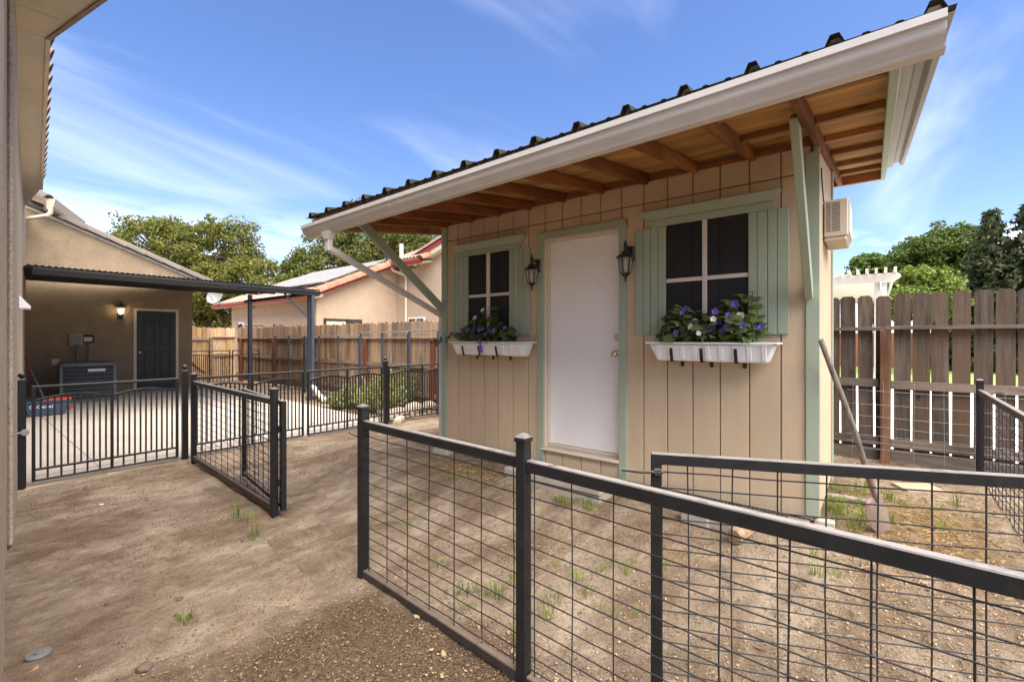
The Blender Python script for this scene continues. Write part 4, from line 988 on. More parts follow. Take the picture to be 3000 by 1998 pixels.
part('door_trim', 'trim_cream', gar, lambda m: m.hexa([gw(0.82, 0.022, zd - 0.02), gw(0.82, -0.01, zd - 0.02), gw(0.88, -0.01, zd - 0.02), gw(0.88, 0.022, zd - 0.02), gw(0.82, 0.022, zd + 2.12), gw(0.82, -0.01, zd + 2.12), gw(0.88, -0.01, zd + 2.12), gw(0.88, 0.022, zd + 2.12)]))
part('door_trim', 'trim_cream', gar, lambda m: m.hexa([gw(0.0, 0.0235, zd + 2.06), gw(0.0, -0.01, zd + 2.06), gw(0.82, -0.01, zd + 2.06), gw(0.82, 0.0235, zd + 2.06), gw(0.0, 0.0235, zd + 2.12), gw(0.0, -0.01, zd + 2.12), gw(0.82, -0.01, zd + 2.12), gw(0.82, 0.0235, zd + 2.12)]))
def slabp(t0, t1, o0, o1, z0, z1): return [gw(t0, o1, z0), gw(t0, o0, z0), gw(t1, o0, z0), gw(t1, o1, z0), gw(t0, o1, z1), gw(t0, o0, z1), gw(t1, o0, z1), gw(t1, o1, z1)]
gdoor = part('door', 'door_black', gar, lambda m: m.hexa(slabp(0.0, 0.82, -0.01, 0.002, zd + 0.01, zd + 2.06)))
cols, rows = ((0.115, 0.375), (0.445, 0.705)), ((0.29, 1.03), (1.16, 1.68), (1.74, 1.95))
for a_, b_ in ((0.0, 0.115), (0.375, 0.445), (0.705, 0.82)): part('door_stile', 'door_black', gdoor, lambda m: m.hexa(slabp(a_, b_, 0.0025, 0.024, zd + 0.011, zd + 2.059)), bevel=0.003)
for c0, c1 in cols:
    for z0, z1 in ((0.011, 0.29), (1.03, 1.16), (1.68, 1.74), (1.95, 2.059)): part('door_rail', 'door_black', gdoor, lambda m: m.hexa(slabp(c0 + 0.0005, c1 - 0.0005, 0.0025, 0.0235, zd + z0, zd + z1)), bevel=0.003)
    for z0, z1 in rows: part('door_panel', 'door_black', gdoor, lambda m: m.hexa(slabp(c0 + 0.04, c1 - 0.04, 0.0025, 0.019, zd + z0 + 0.04, zd + z1 - 0.04)), bevel=0.006)
part('door_knob', 'brass', gdoor, lambda m: m.lathe(gw(0.055, 0.024, zd + 0.99), [(0.03, 0), (0.03, 0.008), (0.012, 0.015), (0.012, 0.03), (0.028, 0.04), (0.03, 0.055), (0.015, 0.068)], 14, ax=gn), smooth=True)
# bargeboard and rake tiles
part('bargeboard', 'trim_cream', gar, lambda m: m.hexa([gw(-3.2, 0.03, rakez(-3.2) - 0.19), gw(-3.2, -0.05, rakez(-3.2) - 0.19), gw(TC + 0.4, -0.05, rakez(TC + 0.4) - 0.19), gw(TC + 0.4, 0.03, rakez(TC + 0.4) - 0.19), gw(-3.2, 0.03, rakez(-3.2) - 0.12), gw(-3.2, -0.05, rakez(-3.2) - 0.12), gw(TC + 0.4, -0.05, rakez(TC + 0.4) - 0.12), gw(TC + 0.4, 0.03, rakez(TC + 0.4) - 0.12)]))
k = 0; t = TC + 0.40
while t > -2.9:
    t2 = t - 0.37; barrel('rake_tile', 'tile_tan', gar, gw(t2, 0.0, rakez(t2) - 0.10), gw(t + 0.03, 0.0, rakez(t + 0.03) - 0.12), 0.135, taper=1.08, n=8); t = t2
part('roof_slope', 'tile_tan', gar, lambda m: m.hexa([gw(TC + 0.4, -0.03, rakez(TC + 0.4) - 0.12), gw(-3.2, -0.03, rakez(-3.2) - 0.12), gw(-3.2, -4.2, rakez(-3.2) - 0.12), gw(TC + 0.4, -4.2, rakez(TC + 0.4) - 0.12), gw(TC + 0.4, -0.03, rakez(TC + 0.4) - 0.06), gw(-3.2, -0.03, rakez(-3.2) - 0.06), gw(-3.2, -4.2, rakez(-3.2) - 0.06), gw(TC + 0.4, -4.2, rakez(TC + 0.4) - 0.06)]))
# fittings on the garage wall
def gpx(px, py, off=0.0):
    d_ = ray(px, py); p_ = CAMP; k_ = (GD + gn * off - p_).dot(gn) / d_.dot(gn); return p_ + d_ * k_
def gbox(m, c, w, h, o0, o1): 
    c = Vector(c); t_ = (c - GD).dot(ga); m.hexa(slabp(t_ - w / 2, t_ + w / 2, o0, o1, c.z - h / 2, c.z + h / 2)); return m
bx1, bx2, ot = gpx(223, 995), gpx(258, 993), gpx(163, 1060)
t1 = thing('disconnect_box', bx1, 'grey metal electrical disconnect box on the garage wall', 'box')
part('enclosure', 'box_grey', t1, lambda m: gbox(m, bx1, 0.24, 0.27, 0.0, 0.09), bevel=0.006)
part('cover', 'dish_grey', t1, lambda m: gbox(m, bx1 + Vector((0, 0, -0.01)), 0.18, 0.21, 0.0905, 0.10), bevel=0.004)
tubep('conduit', 'cond_grey', t1, [bx1 + Vector((0, 0, -0.13)) + gn * 0.05, bx1 + Vector((0, 0, -0.35)) + gn * 0.06, bx1 + Vector((0, 0, -0.75)) + gn * 0.1], 0.016, 6)
t2 = thing('outlet_box', bx2, 'small black outlet box with a pale flap on the garage wall', 'box')
part('enclosure', 'cond_dark', t2, lambda m: gbox(m, bx2, 0.22, 0.19, 0.0, 0.07), bevel=0.015)
part('flap', 'trim_cream', t2, lambda m: gbox(m, bx2 + Vector((0, 0, -0.01)), 0.15, 0.11, 0.0705, 0.082), bevel=0.004)
tubep('conduit', 'cond_grey', t2, [bx2 + Vector((0, 0, -0.09)) + gn * 0.04, bx2 + Vector((0, 0, -0.45)) + gn * 0.05, bx2 - ga * 0.05 + Vector((0, 0, -0.68)) + gn * 0.1], 0.013, 6)
t3 = thing('wall_outlet', ot, 'cream double wall outlet low on the garage wall', 'outlet')
part('plate', 'outlet_cream', t3, lambda m: gbox(m, ot, 0.13, 0.14, 0.0, 0.02), bevel=0.004)
part('cover_flap', 'trim_cream', t3, lambda m: gbox(m, ot + Vector((0, 0, 0.03)), 0.10, 0.05, 0.0205, 0.03), bevel=0.003)
part('cover_flap', 'trim_cream', t3, lambda m: gbox(m, ot + Vector((0, 0, -0.035)), 0.10, 0.05, 0.0205, 0.03), bevel=0.003)
# lit wall lantern
lp = gpx(352, 925, 0.0)
gl = thing('wall_lantern', lp, 'lit black wall lantern on the garage beside the black door', 'lamp')
part('back_plate', 'black_lamp', gl, lambda m: gbox(m, lp, 0.12, 0.20, 0.0, 0.03), bevel=0.01)
lc = lp + gn * 0.13 + Vector((0, 0, 0.02))
part('arm', 'black_lamp', gl, lambda m: m.tube([lp + gn * 0.02 + Vector((0, 0, -0.06)), lp + gn * 0.09 + Vector((0, 0, -0.05)), lc + Vector((0, 0, 0.0))], 0.016, 8), smooth=True)
part('lamp_body', 'black_lamp', gl, lambda m: m.lathe(lc, [(0.03, -0.02), (0.055, 0.0), (0.055, 0.012)], 8))
part('glass', 'lamp_glass', gl, lambda m: m.lathe(lc, [(0.05, 0.013), (0.085, 0.17), (0.08, 0.172), (0.046, 0.015)], 8))
part('bulb', 'bulb_lit', gl, lambda m: m.lathe(lc, [(0.012, 0.014), (0.028, 0.05), (0.034, 0.085), (0.026, 0.115), (0.008, 0.128)], 10), smooth=True)
part('cap', 'black_lamp', gl, lambda m: m.lathe(lc, [(0.112, 0.173), (0.115, 0.18), (0.085, 0.215), (0.045, 0.255), (0.02, 0.268), (0.012, 0.285), (0.02, 0.295), (0.010, 0.315), (0.002, 0.345)], 8), smooth=False)
pl = bpy.data.lights.new('lantern_glow', 'POINT'); pl.energy = 5.0; pl.color = (1.0, 0.8, 0.5); pl.shadow_soft_size = 0.04
po = bpy.data.objects.new('lantern_glow', pl); C.objects.link(po); po.parent = gl; po.location = (lc + Vector((0, 0, 0.085)) - lp)

# air conditioner condenser
cpos = onz(262, 1178, 0.105); cd_ = Vector((0, 0, 0))
cond = thing('condenser', cpos, 'dark grey air conditioner condenser on the patio by the garage', 'air conditioner')
def cw(a, b, z): return cpos + gn * (b - 0.0) + ga * a + Vector((0, 0, z))
def rrect(a, b, r, n=5):
    out = []
    for sx, sy, st_ in ((1, 1, 0), (-1, 1, 90), (-1, -1, 180), (1, -1, 270)):
        for k in range(n + 1):
            an = math.radians(st_ + 90 * k / n); out.append((sx * (a - r) + r * math.cos(an), sy * (b - r) + r * math.sin(an)))
    return out
rr = rrect(0.47, 0.45, 0.10); rr2 = rrect(0.445, 0.425, 0.09)
def ringp(m, pts, z0, z1): m.prism([cw(a, b - 0.47, z0) for a, b in pts], (0, 0, z1 - z0))
part('base_pan', 'cond_grey', cond, lambda m: ringp(m, rr, 0.0, 0.07))
part('coil', 'cond_dark', cond, lambda m: ringp(m, rr2, 0.07, 0.77))
part('top_pan', 'cond_grey', cond, lambda m: ringp(m, rr, 0.77, 0.845), bevel=0.006)
for z in [0.13 + 0.08 * k for k in range(8)]:
    part('guard_band', 'cond_grey', cond, lambda m: ringp(m, rrect(0.463, 0.443, 0.10), z, z + 0.012))
def louv(m):
    pts_ = rrect(0.456, 0.436, 0.10, 7); 
    for i in range(len(pts_)):
        a, b = Vector(pts_[i]), Vector(pts_[(i + 1) % len(pts_)]); nseg = max(1, int((b - a).length / 0.022))
        for k in range(nseg):
            q = a + (b - a) * k / nseg; m.tube([cw(q.x, q.y - 0.47, 0.07), cw(q.x, q.y - 0.47, 0.77)], 0.0035, 4, False)
o = part('louvre_wires', 'cond_grey', cond, louv); tag(o, kind='stuff')
for a, b in ((-0.46, -0.02), (0.45, -0.02), (-0.46, -0.9), (0.45, -0.9)): 
    part('corner_post', 'cond_grey', cond, lambda m: m.bar(cw(a * 0.93, b * 0.97 - 0.02, 0.07), cw(a * 0.93, b * 0.97 - 0.02, 0.77), 0.05, 0.05, up=ga))
part('name_plate', 'pale_label', cond, lambda m: m.hexa([cw(-0.02, 0.0, 0.655), cw(-0.02, -0.015, 0.655), cw(0.26, -0.015, 0.655), cw(0.26, 0.0, 0.655), cw(-0.02, 0.0, 0.715), cw(-0.02, -0.015, 0.715), cw(0.26, -0.015, 0.715), cw(0.26, 0.0, 0.715)]))

# mop bucket and mop
bk = onz(136, 1216, 0.09)
bkt = thing('mop_bucket', bk, 'blue-grey mop bucket with red rim and lettering beside the condenser', 'bucket')
def bw(a, b, z): return bk + ga * a + gn * b + Vector((0, 0, z))
def tub(m, a0, b0, a1, b1, z0, z1): m.hexa([bw(-a0, b0, z0), bw(-a0, -b0, z0), bw(a0, -b0, z0), bw(a0, b0, z0), bw(-a1, b1, z1), bw(-a1, -b1, z1), bw(a1, -b1, z1), bw(a1, b1, z1)])
part('body', 'bucket_blue', bkt, lambda m: tub(m, 0.23, 0.12, 0.29, 0.15, 0.0, 0.235), bevel=0.02)
part('rim', 'bucket_blue', bkt, lambda m: tub(m, 0.305, 0.16, 0.31, 0.165, 0.236, 0.265), bevel=0.006)
part('wringer', 'mop_red', bkt, lambda m: m.hexa([bw(-0.05, 0.13, 0.266), bw(-0.05, -0.13, 0.266), bw(0.33, -0.13, 0.266), bw(0.33, 0.13, 0.266), bw(-0.05, 0.12, 0.305), bw(-0.05, -0.12, 0.305), bw(0.32, -0.12, 0.305), bw(0.32, 0.12, 0.305)]), bevel=0.008)
part('pedal', 'mop_red', bkt, lambda m: m.bar(bw(0.26, 0.1, 0.07), bw(0.36, 0.14, 0.16), 0.05, 0.03), bevel=0.006)
fc = bpy.data.curves.new('bucket_text', 'FONT'); fc.body = 'O-Cedar'; fc.size = 0.085; fc.extrude = 0.001; fc.align_x = 'CENTER'
to = bpy.data.objects.new('lettering_curve', fc); C.objects.link(to)
dg = bpy.context.evaluated_depsgraph_get(); tm = bpy.data.meshes.new_from_object(to.evaluated_get(dg)); bpy.data.objects.remove(to)
tm.materials.clear(); tm.materials.append(MATS['letter_white'])
lo = bpy.data.objects.new('lettering', tm); C.objects.link(lo); lo.parent = bkt
tilt = math.atan2(0.03, 0.235); zax = gn; xax = ga
mt = Matrix((( xax.x, 0, zax.x), (xax.y, 0, zax.y), (0, 1, 0))).to_4x4()
lo.matrix_local = Matrix.Translation(gn * 0.146 + ga * -0.06 + Vector((0, 0, 0.145))) @ mt @ Matrix.Rotation(tilt, 4, 'X')
mp = thing('mop', bk, 'mop with red and blue handle standing in the bucket against the wall', 'mop')
m0, m1 = bw(0.02, -0.03, 0.15), P(55, 1007, 9.3)
md = (m1 - m0); tubep('handle', 'mop_blue', mp, [m0, m0 + md * 0.5], 0.013, 8); tubep('grip', 'mop_red', mp, [m0 + md * 0.5, m0 + md * 0.93], 0.014, 8); tubep('tip', 'mop_blue', mp, [m0 + md * 0.93, m1], 0.015, 8)
part('mop_head', 'dish_grey', mp, lambda m: m.lathe(m0 + Vector((0, 0, -0.14)), [(0.09, 0), (0.085, 0.06), (0.03, 0.13), (0.018, 0.15)], 12), smooth=True)

# ================================================================ PATIO COVER
pc = thing('patio_cover', (-10.55, 5.45, 0.08), 'dark steel patio cover with a corrugated roof over the concrete', 'patio cover')
PU, PV0, PV1 = -10.56, 0.9, 5.60
zb_ = HC + 1.135
boxp('beam', 'cover_black', pc, (PU - 0.05, PU + 0.05, PV0, PV1 - 0.05, zb_ - 0.10, zb_ - 0.002), 0.004)
part('gutter', 'cover_black', pc, lambda m: m.prism([(PU + 0.06, PV0, zb_ - 0.02), (PU + 0.06, PV0, zb_ - 0.105), (PU + 0.10, PV0, zb_ - 0.12), (PU + 0.15, PV0, zb_ - 0.11), (PU + 0.165, PV0, zb_ - 0.06), (PU + 0.185, PV0, zb_ - 0.03), (PU + 0.185, PV0, zb_)], (0, PV1 - PV0 + 0.05, 0)))
def crz(u): return zb_ + 0.035 + (2.80 - zb_) * ((PU - u) / 4.1)
def corr(m):
    n = int((PV1 - PV0 + 0.1) / 0.019); 
    for i in range(n + 1):
        v = PV0 - 0.05 + (PV1 - PV0 + 0.12) * i / n; z = 0.011 * math.sin(2 * math.pi * v / 0.076)
        for u in (PU + 0.14, -12.6, -14.72): 
            m.v += [Vector((u, v, crz(u) + z)), Vector((u, v, crz(u) + z + 0.002))]
    for i in range(n):
        for k in range(2):
            a = i * 6 + k * 2; b = a + 6
            m.f += [(a, a + 2, b + 2, b), (b + 1, b + 3, a + 3, a + 1)]
        m.f += [(i * 6, i * 6 + 6, i * 6 + 7, i * 6 + 1)]
part('corrugated_roof', 'cover_black', pc, corr)
for u in (-11.6, -12.65, -13.7, -14.55):
    boxp('purlin', 'cover_black', pc, (u - 0.03, u + 0.03, PV0, PV1, crz(u) - 0.075, crz(u) - 0.014))
boxp('end_rafter', 'cover_black', pc, (-14.5, PU - 0.06, PV1 - 0.06, PV1 - 0.015, zb_ - 0.09, zb_ - 0.01))
for u in (PU, -13.95):
    p_ = boxp('post', 'slate_steel', pc, (u - 0.048, u + 0.048, PV1 - 0.16, PV1 - 0.064, slabz(u) if u < -6.6 else 0, crz(u) - 0.08), 0.004)
    boxp('post', 'slate_steel', p_, (u - 0.07, u + 0.07, PV1 - 0.18, PV1 - 0.044, -0.05, slabz(u) + 0.008))
barp('brace', 'slate_steel', pc, (PU, PV1 - 0.17, 1.98), (PU, PV1 - 0.72, zb_ - 0.10), 0.035, 0.035, bevel=0.003)
dsv = PV1 - 0.11; dsu = PU + 0.10
dsq = part('downspout', 'slate_steel', pc, lambda m: m.bar((dsu, dsv, zb_ - 0.10), (dsu, dsv, 0.34), 0.095, 0.07, up=(0, 1, 0)), bevel=0.005)
part('elbow', 'pipe_white', dsq, lambda m: m.bar((dsu, dsv, 0.36), (dsu + 0.36, dsv + 0.02, 0.10), 0.09, 0.07), bevel=0.005)
# ================================================================ NEIGHBOUR'S HOUSE
nh = thing('neighbour_house', (-18, 10, 0), 'peach stucco house with red gutters, clay tile roof and solar panels', 'house')
EV, EH, ES = 8.40, HC + 1.60, 0.43                    # eave line, its height, roof slope
NU0, NU1 = onv(626, 897, EV).x, onv(905, 866, EV).x   # ends of the eave
WA, WV = NU1 - 0.30, EV + 0.45                        # gable wall plane, front wall plane
RVg = EV + 3.9                                        # ridge
def nz(v): return EH + ES * (v - EV)
def wallA(m):
    m.prism([(WA, WV, 0), (WA, 15.3, 0), (WA, 15.3, nz(EV + 0.9)), (WA, RVg, nz(RVg) - 0.12), (WA, WV, nz(WV) - 0.12)], (NU0 + 1.0 - WA, 0, 0))
part('wall', 'stucco_peach', nh, wallA)
def slopeA(m):
    n = 60
    m.hexa([(NU0, EV, nz(EV)), (NU1, EV, nz(EV)), (NU1, RVg, nz(RVg)), (NU0, RVg, nz(RVg)), (NU0, EV, nz(EV) + 0.05), (NU1, EV, nz(EV) + 0.05), (NU1, RVg, nz(RVg) + 0.05), (NU0, RVg, nz(RVg) + 0.05)])
deck = part('roof', 'tile_pink', nh, slopeA)
part('roof', 'tile_pink', nh, lambda m: m.hexa([(NU0, RVg, nz(RVg)), (NU1, RVg, nz(RVg)), (NU1, 16, nz(RVg) - 1.5), (NU0, 16, nz(RVg) - 1.5), (NU0, RVg, nz(RVg) + 0.05), (NU1, RVg, nz(RVg) + 0.05), (NU1, 16, nz(RVg) - 1.45), (NU0, 16, nz(RVg) - 1.45)]))
# tile courses: one joined set of half-round rows on the slope
def courses(m):
    n = 7; u = NU0 + 0.12
    while u < NU1 - 0.05:
        for r in range(8):
            v0 = EV - 0.06 + r * 0.5; v1 = v0 + 0.53
            if v1 > RVg + 0.1: break
            for (v, rad) in ((v0, 0.085), (v1, 0.07)):
                for k in range(n):
                    a = math.pi * k / (n - 1); m.v.append(Vector((u + rad * math.cos(a), v, nz(v) + 0.05 + rad * 0.75 * math.sin(a))))
            o_ = len(m.v) - 2 * n
            for k in range(n - 1): m.f.append((o_ + k + 1, o_ + k, o_ + n + k, o_ + n + k + 1))
        u += 0.20
o = part('tile_courses', 'tile_pink', deck, courses); tag(o, kind='stuff')
# red gutter and fascia
part('gutter', 'red_fascia', nh, lambda m: m.prism([(NU0, EV - 0.02, EH + 0.02), (NU0, EV - 0.02, EH - 0.13), (NU0, EV - 0.08, EH - 0.13), (NU0, EV - 0.11, EH - 0.06), (NU0, EV - 0.14, EH - 0.03), (NU0, EV - 0.14, EH + 0.02)], (NU1 - NU0 - 0.05, 0, 0)))
part('soffit', 'trim_cream', nh, lambda m: m.hexa([(NU0, EV, EH - 0.16), (NU1, EV, EH - 0.16), (NU1, WV + 0.1, EH - 0.02), (NU0, WV + 0.1, EH - 0.02), (NU0, EV, EH - 0.02), (NU1, EV, EH - 0.02), (NU1, WV + 0.1, EH + 0.1), (NU0, WV + 0.1, EH + 0.1)]))
part('rake_fascia', 'red_fascia', nh, lambda m: m.hexa([(NU1 - 0.03, EV, nz(EV) - 0.14), (NU1 + 0.02, EV, nz(EV) - 0.14), (NU1 + 0.02, RVg, nz(RVg) - 0.14), (NU1 - 0.03, RVg, nz(RVg) - 0.14), (NU1 - 0.03, EV, nz(EV) - 0.02), (NU1 + 0.02, EV, nz(EV) - 0.02), (NU1 + 0.02, RVg, nz(RVg) - 0.02), (NU1 - 0.03, RVg, nz(RVg) - 0.02)]))
v = EV - 0.05
while v < RVg:
    barrel('rake_tile', 'tile_terra', nh, (NU1 - 0.0, v + 0.40, nz(v + 0.40) - 0.02), (NU1 - 0.0, v, nz(v) - 0.02), 0.20, taper=1.08, n=8); v += 0.375
# solar array
for r in range(2):
    for k in range(6):
        a, b = NU1 - 1.0 - k * 1.05, NU1 - 0.0 - k * 1.05 - 0.35; v0, v1 = EV + 0.75 + r * 1.45, EV + 0.75 + r * 1.45 + 1.42
        sp = MB().hexa([(a - 0.33, v0, nz(v0) + 0.24), (b, v0, nz(v0) + 0.24), (b, v1, nz(v1) + 0.24), (a - 0.33, v1, nz(v1) + 0.24), (a - 0.33, v0, nz(v0) + 0.28), (b, v0, nz(v0) + 0.28), (b, v1, nz(v1) + 0.28), (a - 0.33, v1, nz(v1) + 0.28)]).build('solar_panel', 'solar', nh)
part('panel_rack', 'galvanised', nh, lambda m: [m.tube([(NU1 - 0.4, v_, nz(v_) + 0.1), (NU1 - 0.4, v_, nz(v_) + 0.24)], 0.03, 6) for v_ in (EV + 0.9, EV + 1.9, EV + 2.7, EV + 3.5)])
# right-hand block: front wall with its own eave and a rising rake
BV = 12.55
bz = lambda u_: HC + 3.02 + 0.30 * max(0.0, u_ + 15.3)
part('wall', 'stucco_peach', nh, lambda m: m.prism([(WA - 0.02, BV, 0), (-8, BV, 0), (-8, BV, bz(-8) - 0.05), (-15.3, BV, HC + 2.97), (WA - 0.02, BV, HC + 2.97)], (0, 3, 0)))
part('soffit', 'trim_cream', nh, lambda m: m.hexa([(NU1 + 0.03, 12.0, HC + 3.02), (-14.2, 12.0, HC + 3.02), (-14.2, BV + 0.05, HC + 3.14), (NU1 + 0.03, BV + 0.05, HC + 3.14), (NU1 + 0.03, 12.0, HC + 3.10), (-14.2, 12.0, HC + 3.10), (-14.2, BV + 0.05, HC + 3.24), (NU1 + 0.03, BV + 0.05, HC + 3.24)]))
part('gutter', 'red_fascia', nh, lambda m: m.prism([(NU1 + 0.05, 11.99, HC + 3.2), (NU1 + 0.05, 11.99, HC + 3.03), (NU1 + 0.05, 11.92, HC + 3.04), (NU1 + 0.05, 11.86, HC + 3.14), (NU1 + 0.05, 11.86, HC + 3.2)], (-14.22 - NU1 - 0.05, 0, 0)))
part('roof', 'tile_pink', nh, lambda m: m.hexa([(NU1 - 0.2, 11.9, HC + 3.2), (-14.2, 11.9, HC + 3.2), (-14.2, 14.5, HC + 4.35), (NU1 - 0.2, 14.5, HC + 4.35), (NU1 - 0.2, 11.9, HC + 3.27), (-14.2, 11.9, HC + 3.27), (-14.2, 14.5, HC + 4.42), (NU1 - 0.2, 14.5, HC + 4.42)]))
def courses2(m):
    n = 7; u = NU1 - 0.1
    while u < -14.25:
        for r in range(5):
            v0 = 11.86 + r * 0.5; v1 = v0 + 0.53
            for (v, rad) in ((v0, 0.085), (v1, 0.07)):
                for k in range(n):
                    a = math.pi * k / (n - 1); m.v.append(Vector((u + rad * math.cos(a), v, HC + 3.27 + 0.4423 * (v - 11.9) + rad * 0.75 * math.sin(a))))
            o_ = len(m.v) - 2 * n
            for k in range(n - 1): m.f.append((o_ + k + 1, o_ + k, o_ + n + k, o_ + n + k + 1))
        u += 0.20
o = part('tile_courses', 'tile_pink', nh, courses2); tag(o, kind='stuff')
barrel('rake_tile', 'tile_terra', nh, (-14.12, 12.5, HC + 3.42), (-14.12, 11.85, HC + 3.15), 0.17, taper=1.05, n=8)
part('rake_fascia', 'red_fascia', nh, lambda m: m.hexa([(-14.9, BV - 0.32, bz(-14.9) + 0.16), (-8, BV - 0.32, bz(-8) + 0.16), (-8, BV - 0.27, bz(-8) + 0.16), (-14.9, BV - 0.27, bz(-14.9) + 0.16), (-14.9, BV - 0.32, bz(-14.9) + 0.29), (-8, BV - 0.32, bz(-8) + 0.29), (-8, BV - 0.27, bz(-8) + 0.29), (-14.9, BV - 0.27, bz(-14.9) + 0.29)]))
part('rake_soffit', 'trim_cream', nh, lambda m: m.hexa([(-14.9, BV - 0.265, bz(-14.9) - 0.05), (-8, BV - 0.265, bz(-8) - 0.05), (-8, BV + 0.3, bz(-8) - 0.05), (-14.9, BV + 0.3, bz(-14.9) - 0.05), (-14.9, BV - 0.265, bz(-14.9) + 0.27), (-8, BV - 0.265, bz(-8) + 0.27), (-8, BV + 0.3, bz(-8) + 0.27), (-14.9, BV + 0.3, bz(-14.9) + 0.27)]))
u = -15.2
while u < -8.3:
    barrel('rake_tile', 'tile_pink', nh, (u + 0.42, BV - 0.22, bz(u + 0.42) + 0.33), (u, BV - 0.22, bz(u) + 0.33), 0.15, taper=1.1, n=8); u += 0.40
vp = P(1176, 735, 19.8); tubep('vent_pipe', 'pipe_white', nh, [vp + Vector((0, 0, -1.0)), P(1176, 716, 19.8)], 0.085, 8)
dq = onv(1190, 900, BV - 0.05).x
tubep('downspout', 'trim_cream', nh, [(dq - 0.35, 11.98, HC + 3.05), (dq - 0.33, 12.05, HC + 2.92), (dq - 0.02, BV - 0.08, HC + 2.72), (dq, BV - 0.06, HC + 2.55), (dq, BV - 0.06, 0.2)], 0.055, 8)
wl_, wr_ = onv(1198, 940, BV).x, onv(1246, 940, BV).x; wt_ = onv(1220, 930, BV).z
w_ = boxp('window', 'white_vinyl', nh, (wl_, wr_, BV - 0.05, BV - 0.002, wt_ - 0.9, wt_))
for a, b in ((wl_ + 0.06, (wl_ + wr_) / 2 - 0.03), ((wl_ + wr_) / 2 + 0.03, wr_ - 0.06)): boxp('pane', 'window_glass', w_, (a, b, BV - 0.056, BV - 0.0505, wt_ - 0.84, wt_ - 0.06))
# door with a security screen on the gable wall
d0, d1, d2 = onu(948, 935, WA).y, onu(1014, 935, WA).y, onu(1056, 935, WA).y; dz_ = onu(980, 934, WA).z
dd_ = boxp('door', 'trim_cream', nh, (WA + 0.002, WA + 0.03, d0 + 0.09, d1 - 0.02, 0.1, dz_ - 0.09))
boxp('door_frame', 'black_rust', nh, (WA + 0.002, WA + 0.06, d0, d0 + 0.085, 0.1, dz_)); boxp('door_frame', 'black_rust', nh, (WA + 0.0025, WA + 0.062, d0 + 0.086, d1, dz_ - 0.085, dz_))
sd = part('security_screen', 'black_rust', nh, lambda m: (m.bar((WA + 0.08, d1, dz_ - 0.06), (WA + 0.10, d2, dz_ - 0.05), 0.06, 0.10), m.bar((WA + 0.10, d2 - 0.05, 0.1), (WA + 0.10, d2 - 0.05, dz_), 0.06, 0.10, (0, 1, 0)), m.bar((WA + 0.08, d1 + 0.04, 0.1), (WA + 0.08, d1 + 0.04, dz_), 0.06, 0.10, (0, 1, 0))))
for k in range(8): part('screen_bar', 'black_rust', sd, lambda m: m.tube([(WA + 0.09, d1 + 0.12 + (d2 - d1 - 0.2) * k / 7, 0.3), (WA + 0.09, d1 + 0.12 + (d2 - d1 - 0.2) * k / 7, dz_ - 0.1)], 0.012, 5))
# boxes, dish, floodlight on the wall
b1_ = onv(709, 955, WV - 0.06)
mb = thing('meter_box', b1_, 'white utility box with a red mark on the neighbouring house wall', 'box'); MB().box(b1_.x - 0.22, b1_.x + 0.22, WV - 0.14, WV - 0.001, b1_.z - 0.45, b1_.z + 0.17).build('enclosure', 'white_vinyl', mb, bevel=0.01); MB().box(b1_.x + 0.02, b1_.x + 0.13, WV - 0.146, WV - 0.141, b1_.z + 0.08, b1_.z + 0.12).build('red_mark', 'mop_red', mb)
b2_ = onv(736, 958, WV - 0.06)
o = thing('meter_box', b2_, 'small pale utility box beside the white one on the neighbouring house', 'box'); MB().box(b2_.x - 0.14, b2_.x + 0.14, WV - 0.10, WV - 0.001, b2_.z - 0.35, b2_.z + 0.12).build('enclosure', 'trim_cream', o, bevel=0.01); MB().box(b2_.x - 0.11, b2_.x + 0.11, WV - 0.106, WV - 0.101, b2_.z - 0.30, b2_.z + 0.08).build('cover', 'white_vinyl', o)
dc = onv(634, 872, EV - 0.2); dsh = thing('satellite_dish', dc, 'grey satellite dish on an arm at the end of the red gutter', 'satellite dish')
da = Vector((0.55, -0.75, 0.35)).normalized()
part('reflector', 'dish_grey', dsh, lambda m: m.lathe(dc, [(0.02, 0.0), (0.18, 0.03), (0.30, 0.08), (0.38, 0.14), (0.375, 0.15), (0.29, 0.095), (0.17, 0.045), (0.02, 0.015)], 22, ax=da), smooth=True)
tubep('mast', 'dish_grey', dsh, [dc, dc + Vector((0.15, 0.15, -0.35)), dc + Vector((0.55, 0.35, -0.75))], 0.03, 8); tubep('feed_arm', 'dish_grey', dsh, [dc + Vector((0, 0, -0.35)), dc + da * 0.5 + Vector((-0.25, 0, 0.05))], 0.018, 6)
part('receiver', 'dish_grey', dsh, lambda m: m.lathe(dc + da * 0.45 + Vector((-0.25, 0, 0.05)), [(0.04, 0), (0.05, 0.05), (0.04, 0.12)], 8, ax=da))
fl_ = onv(737, 895, WV - 0.1); o = MB().lathe(fl_, [(0.03, 0.0), (0.07, -0.08), (0.08, -0.14), (0.02, -0.15)], 10).build('flood_light', 'white_vinyl', at=fl_, smooth=True); tag(o, 'white flood lamp under the red gutter', 'lamp')
# distant house
fh = thing('distant_house', P(600, 960, 36), 'distant low house with a pale tiled roof behind the tree', 'house')
part('roof', 'tile_pink', fh, lambda m: m.prism([P(540, 962, 36), P(668, 962, 36), P(705, 935, 36), P(640, 925, 36), P(560, 925, 36)], FV * 5)); part('wall', 'stucco_peach', fh, lambda m: m.prism([P(560, 990, 36.5), P(720, 990, 36.5), P(720, 948, 36.5), P(700, 942, 36.5), P(650, 968, 36.5), P(560, 968, 36.5)], FV * 4))
part('bargeboard', 'trim_cream', fh, lambda m: m.bar(P(644, 966, 35.9), P(712, 938, 35.9), 0.15, 0.25))
